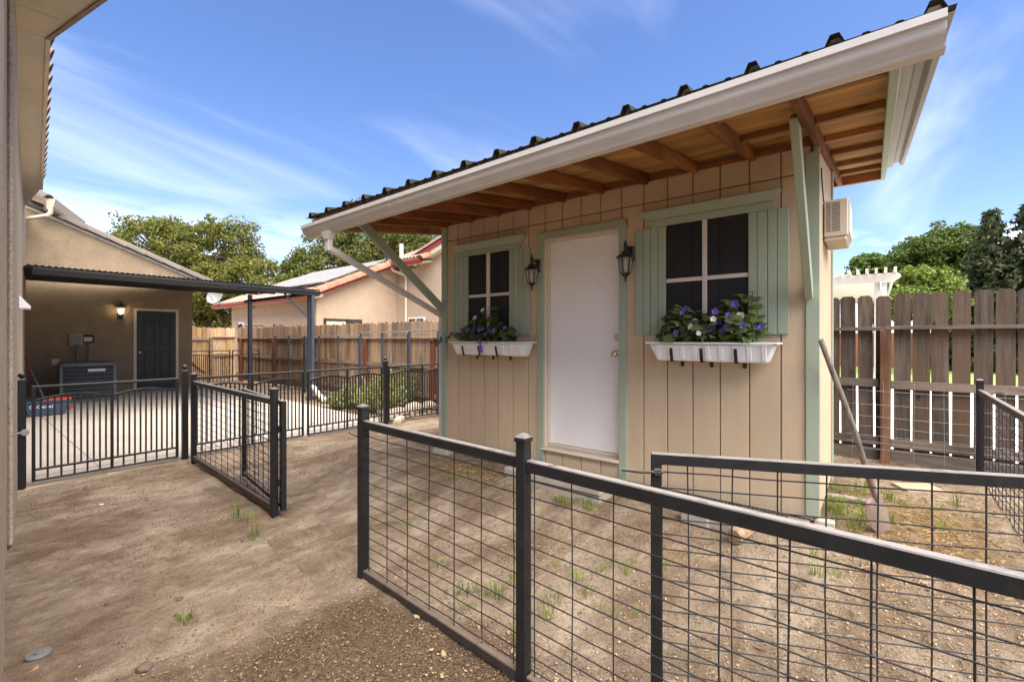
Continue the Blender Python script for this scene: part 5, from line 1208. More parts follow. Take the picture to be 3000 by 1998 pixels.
# black post on the far side of the board fence
bp = onv(703, 950, VFN + 0.25); o = thing('steel_post', Vector((bp.x, bp.y, 0)), 'black square post with a rail rising behind the board fence', 'post')
boxp('upright', 'black_iron', o, (bp.x - 0.06, bp.x + 0.06, bp.y - 0.06, bp.y + 0.06, 0, bp.z)); barp('rail', 'black_iron', o, (bp.x + 0.06, bp.y, bp.z - 0.09), (bp.x + 1.9, bp.y, bp.z - 0.09), 0.03, 0.03)

for px, lab in ((806, 'short black vent cap showing above the board fence by the patio post'), (823, 'second short black vent cap right of the first behind the fence')):
    q = onv(px, 953, VFN + 0.4); o = MB().tube([(q.x, q.y, 0.0), (q.x, q.y, q.z)], 0.04, 8).lathe((q.x, q.y, q.z - 0.06), [(0.065, 0), (0.065, 0.06), (0.04, 0.08)], 10).build('vent_cap', 'wire_black', at=(q.x, q.y, 0)); tag(o, lab.replace('second short black vent cap right of the first', 'short black vent cap nearer the shed,') if px > 810 else lab, 'vent')
# ================================================================ PERGOLA
pgv = 13.2; pgr = onv(2639, 830, pgv).x
pg = thing('pergola', (pgr, pgv, 0), 'cream vinyl pergola with notched rafter tails over the weathered fence', 'pergola')
ztb, zbb = onv(2560, 803, pgv).z, onv(2560, 829, pgv).z
part('beam', 'pergola_white', pg, lambda m: m.prism([(-4.5, pgv, ztb), (-4.5, pgv, zbb), (pgr - 0.12, pgv, zbb), (pgr - 0.0, pgv, zbb + 0.10), (pgr, pgv, ztb - 0.05), (pgr - 0.06, pgv, ztb)], (0, 0.06, 0)), bevel=0.006)
part('beam', 'pergola_white', pg, lambda m: m.prism([(-4.5, pgv + 7.3, ztb), (-4.5, pgv + 7.3, zbb), (pgr - 0.12, pgv + 7.3, zbb), (pgr - 0.0, pgv + 7.3, zbb + 0.10), (pgr, pgv + 7.3, ztb - 0.05), (pgr - 0.06, pgv + 7.3, ztb)], (0, 0.06, 0)))
for k in range(26):
    u = pgr - 0.12 - k * 0.165
    if u > -4.4: part('rafter_tail', 'pergola_white', pg, lambda m: m.prism([(u, pgv - 0.22, ztb + 0.09), (u, pgv - 0.18, ztb + 0.001), (u, pgv + 7.6, ztb + 0.001), (u, pgv + 7.6, ztb + 0.11), (u, pgv - 0.16, ztb + 0.11)], (0.05, 0, 0)))
for k in range(34): boxp('slat', 'pergola_white', pg, (-4.5, pgr - 0.25, pgv + 0.10 + k * 0.215, pgv + 0.295 + k * 0.215, zbb + 0.06, zbb + 0.085))
pl0, pl1 = onv(2561, 900, pgv - 0.1).x, onv(2599, 900, pgv - 0.1).x
for a in (pl0, pl1 - 0.10): boxp('post', 'pergola_white', pg, (a, a + 0.10, pgv + 0.062, pgv + 0.16, 0, zbb + 0.02), 0.006)
boxp('post', 'pergola_white', pg, (pl0 + 0.11, pl1 - 0.11, pgv + 0.10, pgv + 0.14, 0, zbb - 0.32), 0.006)
boxp('beam_end', 'white_vinyl', pg, (pl0 + 0.105, pl1 - 0.105, pgv - 0.18, pgv + 0.2, zbb - 0.17, zbb + 0.0), 0.01)
for a in (-3.9, ): boxp('post', 'pergola_white', pg, (a, a + 0.15, pgv + 0.07, pgv + 0.2, 0, zbb))
for a in (pl0, -3.9): boxp('post', 'pergola_white', pg, (a, a + 0.15, pgv + 7.13, pgv + 7.28, 0, zbb))
part('brace', 'pergola_white', pg, lambda m: m.bar((pl0 + 0.05, pgv + 0.75, zbb - 0.05), (pl0 + 0.05, pgv + 0.2, zbb - 0.6), 0.05, 0.09))

# ================================================================ TREES
def leaves(m, c, rad, n, size, rnd, long=1.5, up=0.25):
    for _ in range(n):
        while True:
            q = Vector((rnd.uniform(-1, 1), rnd.uniform(-1, 1), rnd.uniform(-1, 1)))
            if q.length < 1: break
        p = c + Vector((q.x * rad, q.y * rad, q.z * rad * 0.75))
        nrm = (Vector((rnd.gauss(0, 1), rnd.gauss(0, 1), rnd.gauss(up * 2, 0.8))) + q * 0.8).normalized()
        x = nrm.orthogonal().normalized(); x.rotate(Matrix.Rotation(rnd.uniform(0, 6.28), 3, nrm)); y = nrm.cross(x)
        s = size * rnd.uniform(0.6, 1.3); b = nrm * s * 0.25
        m.add([p - x * s * long / 2, p + y * s * 0.45 - b, p + x * s * long / 2, p - y * s * 0.45 - b], [(0, 1, 2, 3)])
def tree(name, label, base, lobes, leaf, n_cl, per, size, cl_r, seed, trunk_r=0.22, group=None, long=1.5):
    rnd = random.Random(seed); base = Vector(base)
    t = thing(name, base, label, 'tree', group)
    tm_ = MB(); cm_ = MB()
    cen = sum((Vector(l[0]) for l in lobes), Vector()) / len(lobes)
    fork = Vector((base.x, base.y, base.z + max(1.6, (cen.z - base.z) * 0.42)))
    tm_.tube([base + Vector((0, 0, -0.2)), base + Vector((0.03, 0.02, 0.6)), lerp(base, fork, 0.7) + Vector((0.06, -0.04, 0)), fork], [trunk_r * 1.35, trunk_r, trunk_r * 0.85, trunk_r * 0.75], 10)
    tot = sum(l[1] ** 2 for l in lobes)
    for c, r, rzs in lobes:
        c = Vector(c); tips = []
        tm_.tube([fork - Vector((0, 0, 0.15)), lerp(fork, c, 0.45) + Vector((rnd.uniform(-0.2, 0.2), rnd.uniform(-0.2, 0.2), 0.15)), c], [trunk_r * 0.5, trunk_r * 0.33, trunk_r * 0.12], 7)
        k = int(n_cl * r * r / tot)
        for _ in range(k):
            d = Vector((rnd.gauss(0, 1), rnd.gauss(0, 1), rnd.gauss(0.25, 1))).normalized()
            f = rnd.uniform(0.45, 1.0) ** 0.6
            bump_ = 1 + 0.22 * noise.noise(d * 2.3 + Vector((seed, 0, 0))) 
            p = c + Vector((d.x * r, d.y * r, d.z * r * rzs)) * f * bump_
            leaves(cm_, p, cl_r * rnd.uniform(0.6, 1.25), per, size, rnd, long)
            if rnd.random() < 0.2: tm_.tube([lerp(c, p, 0.1), lerp(c, p, 0.6) + Vector((0, 0, 0.1)), p], [trunk_r * 0.16, trunk_r * 0.09, 0.01], 5, False)
    tm_.build('trunk', 'bark', t, smooth=True)
    o = cm_.build('crown', leaf, t)
    return t
Yt = 26
tree('elm_tree', 'broad olive-green tree rising behind the garage roof', onz(585, 1052, -0.05) * 0 + Vector((P(595, 980, Yt).x, P(595, 980, Yt).y, -0.1)),
     [(P(455, 735, Yt), 2.3, 0.85), (P(560, 760, Yt + 1), 2.6, 0.95), (P(660, 755, Yt), 2.2, 1.0), (P(735, 830, Yt - 1), 1.7, 0.8), (P(600, 850, Yt), 2.6, 0.7), (P(480, 850, Yt + 1), 2.2, 0.8), (P(640, 905, Yt), 1.9, 0.6)], 'leaf_elm', 700, 80, 0.115, 0.52, 3, 0.3)
Yt = 30
tree('elm_tree', 'tall olive-green tree behind the solar panel roof', (P(1080, 980, Yt).x, P(1080, 980, Yt).y, -0.1),
     [(P(1010, 770, Yt), 2.6, 1.0), (P(1100, 730, Yt), 2.9, 1.0), (P(1180, 745, Yt), 2.4, 1.0), (P(1240, 755, Yt + 1), 1.9, 0.8), (P(1060, 840, Yt), 2.8, 0.7)], 'leaf_elm2', 520, 75, 0.13, 0.58, 5, 0.3)
tree('elm_tree', 'small rounded olive-green tree beside the taller one', (P(890, 980, 28).x, P(890, 980, 28).y, -0.1),
     [(P(888, 790, 28), 1.15, 0.95), (P(905, 835, 28), 1.5, 0.8), (P(868, 830, 28), 1.1, 0.8)], 'leaf_elm2', 220, 75, 0.12, 0.42, 9, 0.18)
Yt = 23
tree('maple_tree', 'dense mid-green tree behind the cream pergola', (P(2760, 990, Yt).x, P(2760, 990, Yt).y, -0.1),
     [(P(2745, 770, Yt), 1.9, 1.0), (P(2820, 750, Yt), 1.6, 0.95), (P(2680, 800, Yt), 1.5, 0.9), (P(2800, 850, Yt), 2.2, 0.8), (P(2690, 870, Yt), 1.8, 0.7), (P(2870, 830, Yt - 1), 1.4, 0.9)], 'leaf_maple', 650, 70, 0.115, 0.40, 11, 0.25)
tree('maple_tree', 'small dark green tree showing above the pergola beam', (P(2565, 990, 26).x, P(2565, 990, 26).y, -0.1),
     [(P(2535, 783, 26), 0.8, 0.9), (P(2585, 792, 26), 0.9, 0.7), (P(2625, 790, 26), 1.0, 0.7), (P(2580, 830, 26), 1.4, 0.7)], 'leaf_maple', 200, 50, 0.15, 0.4, 13, 0.16)
tree('lime_shrub', 'bright yellow-green shrub in front of the darker trees', (P(2700, 990, 19).x, P(2700, 990, 19).y, -0.1),
     [(P(2700, 850, 19), 1.15, 0.8), (P(2640, 885, 19), 1.0, 0.7), (P(2745, 880, 19), 0.9, 0.8)], 'leaf_lime', 230, 50, 0.13, 0.36, 15, 0.12)
def conifer(label, base, H, Rb, seed, top_extra=1.0):
    rnd = random.Random(seed); t = thing('fir_tree', base, label, 'tree'); base = Vector(base)
    MB().tube([base, base + Vector((0, 0, H * 0.5)), base + Vector((0.02, 0.03, H))], [0.26, 0.16, 0.02], 8).build('trunk', 'bark', t, smooth=True)
    cm_ = MB(); z = 1.0
    while z < H * 0.985:
        f = 1 - z / H; rad = Rb * (f ** 0.8) * rnd.uniform(0.8, 1.12) + 0.12
        nb = max(4, int(13 * f + 4)); a0 = rnd.uniform(0, 6.28)
        for k in range(nb):
            a = a0 + 6.283 * k / nb + rnd.uniform(-0.2, 0.2); d = Vector((math.cos(a), math.sin(a), 0)); L_ = rad * rnd.uniform(0.72, 1.15)
            ns = max(3, int(L_ / 0.16))
            for s in range(1, ns + 1):
                q = s / ns; p = base + Vector((0, 0, z)) + d * L_ * q + Vector((0, 0, 0.12 * L_ * q - 0.30 * L_ * q * q + (0.15 if f < 0.15 else 0)))
                leaves(cm_, p, 0.16 + 0.10 * f, 7, 0.13, rnd, 2.3, 0.1)
        z += 0.26 + 0.12 * f
    cm_.build('crown', 'leaf_fir', t)
c1 = P(2905, 990, 20); conifer('tall dark conifer with a pointed top beside the green trees', (c1.x, c1.y, -0.1), HC + (992 - 625) / FPX * 20 + 0.1, 2.3, 21)
c2 = P(3015, 990, 19); conifer('dark conifer cut by the picture edge above the fence', (c2.x, c2.y, -0.1), HC + (992 - 600) / FPX * 19 + 0.1, 2.3, 22)
# ================================================================ THINGS ON THE SHED
def lantern(px, label, zpx):
    c = onv(px, zpx, VW - 0.125); t = thing('wall_lantern', Vector((c.x + 0.07, VW - 0.01, c.z)), label, 'lamp')
    w0 = Vector((c.x + 0.0, VW - 0.005, c.z + 0.045))
    part('back_plate', 'black_lamp', t, lambda m: m.box(w0.x - 0.03, w0.x + 0.03, VW - 0.03, VW - 0.004, w0.z - 0.07, w0.z + 0.06), bevel=0.008)
    part('arm', 'black_lamp', t, lambda m: m.tube([w0 + Vector((0, -0.02, 0.02)), w0 + Vector((0, -0.05, 0.045)), w0 + Vector((0, -0.085, 0.045)), Vector((c.x, c.y + 0.02, c.z + 0.07)), Vector((c.x, c.y, c.z + 0.05))], [0.013, 0.012, 0.011, 0.011, 0.012], 8), smooth=True)
    part('finial', 'black_lamp', t, lambda m: m.lathe(Vector((c.x, c.y, c.z + 0.045)), [(0.014, 0), (0.010, 0.03), (0.015, 0.06), (0.009, 0.075), (0.002, 0.105)], 10), smooth=True)
    part('cap', 'black_lamp', t, lambda m: m.lathe(c, [(0.074, -0.012), (0.080, -0.006), (0.078, 0.0), (0.058, 0.018), (0.040, 0.030), (0.034, 0.032), (0.032, 0.044), (0.012, 0.050)], 6))
    part('lamp_glass', 'lamp_glass', t, lambda m: m.lathe(c, [(0.041, -0.138), (0.060, -0.013), (0.056, -0.013), (0.038, -0.136)], 6))
    for k in range(6):
        a = 2 * math.pi * (k + 0.5) / 6; d = Vector((math.cos(a), math.sin(a), 0))
        part('cage_bar', 'black_lamp', t, lambda m: m.bar(c + d * 0.0425 + Vector((0, 0, -0.14)), c + d * 0.0625 + Vector((0, 0, -0.012)), 0.008, 0.006, up=d))
    part('base', 'black_lamp', t, lambda m: m.lathe(c, [(0.002, -0.215), (0.008, -0.20), (0.005, -0.188), (0.011, -0.178), (0.012, -0.170), (0.034, -0.150), (0.043, -0.141), (0.040, -0.137)], 6))
    part('bulb', 'muntin', t, lambda m: m.lathe(c + Vector((0, 0, -0.11)), [(0.004, 0), (0.012, 0.015), (0.012, 0.05), (0.008, 0.09)], 8), smooth=True)
lantern(1558, 'black wall lantern between the small window and the white shed door', 788)
lantern(1832, 'black wall lantern between the white shed door and the big window', 753)

# leaf and flower meshes
def leaf_mesh(name, mat, fold=0.18):
    m = MB(); out = [(0, -0.5), (0.20, -0.42), (0.48, -0.18), (0.30, -0.05), (0.40, 0.22), (0.17, 0.20), (0, 0.58), (-0.17, 0.20), (-0.40, 0.22), (-0.30, -0.05), (-0.48, -0.18), (-0.20, -0.42)]
    vs_ = [(0, -0.5, 0), (0, -0.1, 0.02), (0, 0.25, 0.0), (0, 0.58, -0.08)] + [(x, y, -abs(x) * fold - 0.10 * y * y) for x, y in out]
    r_ = [4 + i for i in (1, 2, 3, 4, 5)]; l_ = [4 + i for i in (11, 10, 9, 8, 7)]
    m.add(vs_, [(0, r_[0], r_[1], 1), (1, r_[1], r_[2]), (1, r_[2], r_[3], 2), (2, r_[3], r_[4]), (2, r_[4], 3), (l_[0], 0, 1, l_[1]), (l_[1], 1, l_[2]), (l_[2], 1, 2, l_[3]), (l_[3], 2, l_[4]), (l_[4], 2, 3)])
    return m.mesh(name, mat, smooth=True)
def flower_mesh(name, mat):
    m = MB(); vs_ = [(0, 0, -0.32)]; fs = []
    for k in range(10):
        a = 2 * math.pi * k / 10; r1 = 0.22; r2 = 0.52 if k % 2 == 0 else 0.38
        vs_ += [(r1 * math.cos(a), r1 * math.sin(a), 0.0), (r2 * math.cos(a), r2 * math.sin(a), 0.06 if k % 2 == 0 else 0.12)]
    for k in range(10):
        a, b = 1 + 2 * k, 1 + 2 * ((k + 1) % 10); fs += [(0, a, b), (a, a + 1, b + 1, b)]
    m.add(vs_, fs); return m.mesh(name, mat, smooth=True)
LEAF = [leaf_mesh('leaf', 'ivy', f) for f in (0.12, 0.25, 0.38)]; LEAFL = leaf_mesh('leaf', 'leaf_maple', 0.2)
FLP, FLW = flower_mesh('flower', 'petal_purple'), flower_mesh('flower', 'petal_white')
def face(d, roll):
    q = Vector(d).normalized().to_track_quat('Z', 'Y').to_euler(); e = q.to_matrix() @ Matrix.Rotation(roll, 3, 'Z'); return e.to_euler()
def planter(xl, xr, xbl, xbr, yr, yb, brk, label, plabel, seed, trail):
    rnd = random.Random(seed); vf = VW - 0.235
    a, b = onv(xl, yr, vf).x, onv(xr, yr, vf).x; z1 = onv((xl + xr) / 2, yr, vf).z; z0 = z1 - 0.145
    t = thing('window_box', Vector(((a + b) / 2, vf + 0.1, z0)), label, 'planter')
    ins = 0.045
    def rim(m):
        for q in ((a, b, vf, vf + 0.022), (a, b, VW - 0.052, VW - 0.03), (a, a + 0.022, vf + 0.022, VW - 0.052), (b - 0.022, b, vf + 0.022, VW - 0.052)): m.box(q[0], q[1], q[2], q[3], z1 - 0.014, z1)
    part('rim', 'white_vinyl', t, rim, bevel=0.003)
    # trough with shallow pilaster ribs moulded into its front
    def trough(m):
        m.hexa([(a + ins + 0.03, vf + 0.055, z0), (b - ins - 0.03, vf + 0.055, z0), (b - ins - 0.03, VW - 0.06, z0), (a + ins + 0.03, VW - 0.06, z0), (a + 0.024, vf + 0.02, z1 - 0.015), (b - 0.024, vf + 0.02, z1 - 0.015), (b - 0.024, VW - 0.05, z1 - 0.015), (a + 0.024, VW - 0.05, z1 - 0.015)])
    tr = part('trough', 'white_vinyl', t, trough, bevel=0.012, seg=2)
    n = 9
    for k in range(n):
        q = a + 0.09 + (b - a - 0.18) * k / (n - 1)
        part('moulded_rib', 'white_vinyl', tr, lambda m: m.hexa([(q - 0.016, vf + 0.046, z0 + 0.012), (q + 0.016, vf + 0.046, z0 + 0.012), (q + 0.016, vf + 0.07, z0 + 0.012), (q - 0.016, vf + 0.07, z0 + 0.012), (q - 0.018, vf + 0.014, z1 - 0.02), (q + 0.018, vf + 0.014, z1 - 0.02), (q + 0.018, vf + 0.05, z1 - 0.02), (q - 0.018, vf + 0.05, z1 - 0.02)]), bevel=0.004)
    boxp('soil', 'stone_dark', t, (a + 0.03, b - 0.03, vf + 0.03, VW - 0.055, z1 - 0.03, z1 - 0.0145))
    for px in brk:
        q = onv(px, yr + 20, vf).x
        part('bracket', 'black_lamp', t, lambda m: (m.box(q - 0.011, q + 0.011, vf + 0.036, VW - 0.001, z0 - 0.006, z0 - 0.001), m.hexa([(q - 0.011, vf + 0.03, z0 - 0.006), (q + 0.011, vf + 0.03, z0 - 0.006), (q + 0.011, vf + 0.035, z0 - 0.006), (q - 0.011, vf + 0.035, z0 - 0.006), (q - 0.011, vf + 0.004, z0 + 0.10), (q + 0.011, vf + 0.004, z0 + 0.10), (q + 0.011, vf + 0.009, z0 + 0.10), (q - 0.011, vf + 0.009, z0 + 0.10)]), m.box(q + 0.002, q + 0.03, VW - 0.005, VW - 0.0005, z0 - 0.05, z0 - 0.0065)))
    # plants
    pt = thing('trailing_flowers', Vector(((a + b) / 2, VW - 0.12, z1 - 0.03)), plabel, 'plant')
    return a, b, z1, vf, pt, rnd
def bouquet(pt, rnd, spots, nl, nf, nw, zs, ls=0.075, fs=0.062):
    """spots: list of (u, v, spread_u, height) mounds growing from zs"""
    stems = MB(); place = []
    for i in range(nl + nf + nw):
        w = rnd.choices(spots, [s[4] for s in spots])[0]
        r_ = math.sqrt(rnd.random()); an = rnd.uniform(0, 6.28)
        u = w[0] + w[2] * r_ * math.cos(an); v = w[1] + 0.115 * r_ * math.sin(an); top = w[3] * 1.12 * (1 - 0.6 * r_ * r_)
        z = zs + top * rnd.uniform(0.15, 1.0); out = Vector((u - w[0], (v - w[1]) - 0.10, 0.25 + 0.6 * (z - zs)))
        if i < nl:
            s = ls * rnd.uniform(0.7, 1.45); d = out.normalized() + Vector((rnd.uniform(-0.7, 0.7), rnd.uniform(-0.8, 0.4), rnd.uniform(-0.2, 0.8)))
            o = piece('leaf', rnd.choice(LEAF + [LEAFL]) if rnd.random() < 0.7 else rnd.choice(LEAF), pt, (u, min(v, VW - 0.05), z), face(d, rnd.uniform(0, 6.28)), (s, s, s))
        else:
            s = fs * rnd.uniform(0.75, 1.25); v = min(v, w[1]) - 0.05
            o = piece('flower', FLP if i < nl + nf else FLW, pt, (u, v, z + 0.01), face(Vector((rnd.uniform(-0.6, 0.5), -1, rnd.uniform(-0.1, 0.7))), rnd.uniform(0, 6.28)), (s, s, s))
        if rnd.random() < 0.35: stems.tube([(w[0] + (u - w[0]) * 0.3, w[1], zs - 0.02), (w[0] + (u - w[0]) * 0.7, (w[1] + v) / 2, zs + (z - zs) * 0.6), (u, v + 0.01, z - 0.005)], 0.0025, 4, False)
    o = stems.build('stems', 'leaf_maple', pt); tag(o, kind='stuff')
a, b, z1, vf, pt, rnd = planter(1313, 1537, 1332, 1523, 1001, 1035, (1352, 1399, 1450), 'white plastic window box on black brackets under the small window', 'purple trailing flowers spilling over the end of the small window box', 31, True)
Lw = b - a
bouquet(pt, rnd, [(a + Lw * 0.40, VW - 0.14, 0.22, 0.30, 3), (a + Lw * 0.62, VW - 0.13, 0.20, 0.20, 2), (a + Lw * 0.22, VW - 0.14, 0.14, 0.18, 1.4), (a + Lw * 0.55, VW - 0.10, 0.05, 0.36, 0.5)], 190, 15, 2, z1, 0.08, 0.052)
for k in range(16):   # trailing shoot past the left end
    t_ = k / 15; p_ = Vector((a + 0.10 - 0.33 * t_, vf + 0.02 - 0.05 * t_, z1 + 0.09 - 0.12 * t_ + 0.03 * math.sin(k)))
    piece('leaf', LEAFL, pt, p_ + Vector((rnd.uniform(-0.02, 0.02), rnd.uniform(-0.03, 0.03), rnd.uniform(-0.03, 0.03))), face((rnd.uniform(-1, 0.5), -0.6, 0.7), rnd.uniform(0, 6)), (0.05, 0.05, 0.05))
    if k % 3 == 2: piece('flower', FLP, pt, p_ + Vector((0, -0.03, -0.02)), face((-0.5, -1, 0.1), k), (0.06, 0.06, 0.06))
tubep('stem', 'leaf_maple', pt, [(a + 0.15, vf + 0.06, z1 + 0.05), (a + 0.02, vf + 0.01, z1 + 0.06), (a - 0.23, vf - 0.03, z1 - 0.03)], 0.004, 5)
for dz in (0.0, -0.05, -0.09): piece('flower', FLP, pt, (a + Lw * 0.47 - dz * 0.2, vf - 0.02, z1 + dz), face((0, -1, -0.2), dz * 50), (0.06, 0.06, 0.06))
a, b, z1, vf, pt, rnd = planter(1890, 2279, 1908, 2251, 1003, 1051, (1964, 2052, 2153), 'long white plastic window box on black brackets under the big window', 'purple and white trailing flowers filling the long window box', 33, False)
Lw = b - a
bouquet(pt, rnd, [(a + Lw * 0.26, VW - 0.14, 0.15, 0.28, 2.2), (a + Lw * 0.48, VW - 0.14, 0.17, 0.25, 2.2), (a + Lw * 0.68, VW - 0.14, 0.16, 0.30, 2.2), (a + Lw * 0.78, VW - 0.12, 0.10, 0.38, 1.2)], 285, 22, 5, z1, 0.085, 0.055)

# window air conditioner through the end wall
av0 = onu(2410, 640, UR).y; zt_, zb2 = onu(2411, 592, UR).z, onu(2412, 712, UR).z
acu = thing('window_air_conditioner', Vector((UR + 0.1, av0 + 0.2, zb2)), 'beige window air conditioner sticking out of the shed end wall', 'air conditioner')
a0, a1, b0_, b1_ = UR + 0.005, UR + 0.155, av0, av0 + 0.46
part('housing', 'ac_beige', acu, lambda m: m.hexa([(a0, b0_, zb2 + 0.03), (a1, b0_, zb2 + 0.03), (a1, b1_, zb2 + 0.03), (a0, b1_, zb2 + 0.03), (a0, b0_, zt_), (a1, b0_, zt_), (a1, b1_, zt_), (a0, b1_, zt_)]), bevel=0.008)
part('base_tray', 'ac_beige', acu, lambda m: m.box(a0, a1 - 0.01, b0_ + 0.01, b1_ - 0.01, zb2, zb2 + 0.029), bevel=0.01)
part('vent_recess', 'ac_dark', acu, lambda m: m.box(a0 + 0.01, a0 + 0.105, b0_ - 0.0015, b0_ + 0.0, zb2 + 0.07, zt_ - 0.02))
for k in range(15):
    z = zb2 + 0.075 + (zt_ - zb2 - 0.10) * k / 14; boxp('louvre', 'ac_beige', acu, (a0 + 0.01, a0 + 0.105, b0_ - 0.008, b0_ - 0.002, z, z + 0.006))
for q in (0.01, 0.045, 0.1): boxp('louvre', 'ac_beige', acu, (a0 + q, a0 + q + 0.005, b0_ - 0.010, b0_ - 0.0085, zb2 + 0.07, zt_ - 0.02))
part('back_panel', 'ac_beige', acu, lambda m: m.box(a1 + 0.0005, a1 + 0.008, b0_ + 0.02, b1_ - 0.02, zb2 + 0.05, zt_ - 0.015), bevel=0.003)
tubep('cable', 'cond_dark', acu, [(UR + 0.004, av0 + 0.03, zt_), (UR + 0.004, av0 - 0.12, zt_ + 0.13), (UR + 0.004, av0 - 0.16, zt_ + 0.2)], 0.004, 5)

# shovel leaning on the shed corner, loose pole in the grass
tip = onz(2604, 1568, 0.11); s1 = onu(2404, 995, UR + 0.03); s0 = tip + (s1 - tip).normalized() * 0.30
shv = thing('shovel', s0, 'rusty digging shovel with a weathered handle leaning on the shed', 'shovel')
sd_ = (s1 - s0).normalized()
tubep('handle', 'stick', shv, [s0 + sd_ * 0.16, lerp(s0, s1, 0.45) + Vector((0.012, 0, 0)), s1], [0.019, 0.018, 0.017], 10)
tubep('socket', 'rust_blade', shv, [s0 - sd_ * 0.02, s0 + sd_ * 0.12, s0 + sd_ * 0.22], [0.014, 0.021, 0.022], 10)
bd = (tip - s0).normalized(); bx_ = (Vector((0.45, 0.90, 0)) - bd * Vector((0.45, 0.90, 0)).dot(bd)).normalized(); bn = bx_.cross(bd)
def blade(m):
    n = 8; rows = [(-0.02, 0.035, 0.02), (0.0, 0.10, 0.02), (0.10, 0.115, 0.03), (0.20, 0.11, 0.025), (0.27, 0.085, 0.015), (0.32, 0.045, 0.005), (0.345, 0.008, 0.0)]
    for th in (0, 0.003):
        for d_, w, dep in rows:
            for k in range(n + 1):
                x = -1 + 2 * k / n; m.v.append(s0 + bd * d_ * 0.85 + bx_ * w * x + bn * (dep * x * x + th))
    R_ = len(rows) * (n + 1)
    for i in range(len(rows) - 1):
        for k in range(n):
            a = i * (n + 1) + k; q = (a, a + 1, a + n + 2, a + n + 1); m.f += [q[::-1], tuple(R_ + x for x in q)]
part('blade', 'rust_blade', shv, blade, smooth=True)
o = MB().tube([onz(2412, 1450, 0.15), onz(2480, 1458, 0.155), onz(2552, 1472, 0.15)], [0.024, 0.023, 0.022], 10).build('wooden_pole', 'stick', at=onz(2480, 1458, 0.14), smooth=True); tag(o, 'weathered round pole lying in the grass behind the shovel', 'pole')
# blocks and timber in front of the shed
def block(px, py, zt, L_, W_, H_, rot, label, name='paver_block', mat='block_grey', cat='block'):
    c = onz(px, py, zt); o = MB().box(-L_ / 2, L_ / 2, -W_ / 2, W_ / 2, -H_, 0).build(name, mat, bevel=0.008, seg=2); o.location = c; o.rotation_euler = (R.uniform(-0.03, 0.03), R.uniform(-0.03, 0.03), rot); tag(o, label, cat); return o
block(2040, 1500, 0.20, 0.20, 0.095, 0.10, -0.10, 'grey paver block with a chipped corner before the shed wall')
block(2108, 1516, 0.20, 0.19, 0.095, 0.10, -0.12, 'grey paver block butted against the cut log')
o = MB().lathe((0, 0, 0), [(0.048, 0), (0.050, 0.02), (0.047, 0.16), (0.046, 0.19)], 9, ax=(0, 1, 0)).build('cut_log', 'log_wood', bevel=0.004); o.location = onz(2150, 1572, 0.185); o.rotation_euler = (0.05, 0, -0.25); tag(o, 'short split log lying beside the paver blocks', 'log')
block(2338, 1520, 0.215, 0.13, 0.09, 0.10, -0.05, 'grey brick wedged under the wall beside the corner trim'); block(2405, 1535, 0.20, 0.14, 0.10, 0.10, 0.06, 'pale brick under the corner of the shed by the grass')
block(2415, 1522, 0.225, 0.12, 0.09, 0.11, 0.05, 'upright brick behind the pale one under the shed corner')
block(2690, 1425, 0.165, 0.30, 0.22, 0.05, 0.5, 'flat broken stone slab lying in the dirt near the board fence', 'stone_slab', 'paver_dust', 'stone')
# rocks and drain pipe in the bed, shrubs
def rockm(p, r, label, name='garden_rock', mat='rock', fl=0.6, seed=0):
    rnd = random.Random(seed); n = 9; m = MB(); rings = 5
    pr = [(0.02, -0.4)] + [(math.cos(math.pi * (k / (rings + 1) - 0.5)), math.sin(math.pi * (k / (rings + 1) - 0.5))) for k in range(1, rings + 1)] + [(0.02, 1.0)]
    m.lathe((0, 0, 0), [(max(0.02, a), b * fl) for a, b in pr], n)
    off = Vector((seed * 3.1, 0, 0))
    m.v = [v * (1 + 0.35 * noise.noise(v * 1.3 + off)) * r for v in m.v]
    o = m.build(name, mat, smooth=True); o.location = Vector(p) + Vector((0, 0, r * fl * 0.35)); o.rotation_euler = (0, 0, rnd.uniform(0, 6)); tag(o, label, 'rock'); return o
for i, (px, py, r_, lab) in enumerate(((1168, 1215, 0.20, 'large pale rock at the front of the planted bed by the gate post'), (1128, 1212, 0.15, 'pale rounded rock behind the ball-capped post in the bed'), (1158, 1235, 0.17, 'flat tan rock lying outside the picket panel'),
        (1215, 1206, 0.24, 'long pale rock edging the planted bed'), (1262, 1200, 0.22, 'pale rock edging the bed beside the shed corner'), (1062, 1170, 0.13, 'pale rock beside the standpipe in the bed'), (1075, 1190, 0.09, 'small pinkish rock in the middle of the bed'))):
    p_ = onz(px, py, 0.0); rockm((p_.x, p_.y, 0.0), r_, lab, seed=40 + i)
dp = thing('drain_pipe', onz(955, 1160, 0.02), 'white corrugated drain pipe curving along the edge of the bed', 'pipe')
def corrpipe(m):
    ctl = [onz(925, 1150, 0.10), onz(950, 1172, 0.07), onz(985, 1168, 0.07), onz(1010, 1150, 0.10), onz(1025, 1132, 0.18)]
    pts_, rad = [], []
    for i in range(len(ctl) - 1):
        for k in range(14): pts_.append(lerp(ctl[i], ctl[i + 1], k / 14)); rad.append(0.062 + (0.007 if k % 2 else -0.003))
    m.tube(pts_, rad, 10)
part('corrugated_pipe', 'pipe_white', dp, corrpipe, smooth=True)
stn = thing('standpipe', onz(1050, 1172, 0.0), 'weathered bent standpipe rising from the planted bed', 'pipe'); q = onz(1050, 1172, 0.0)
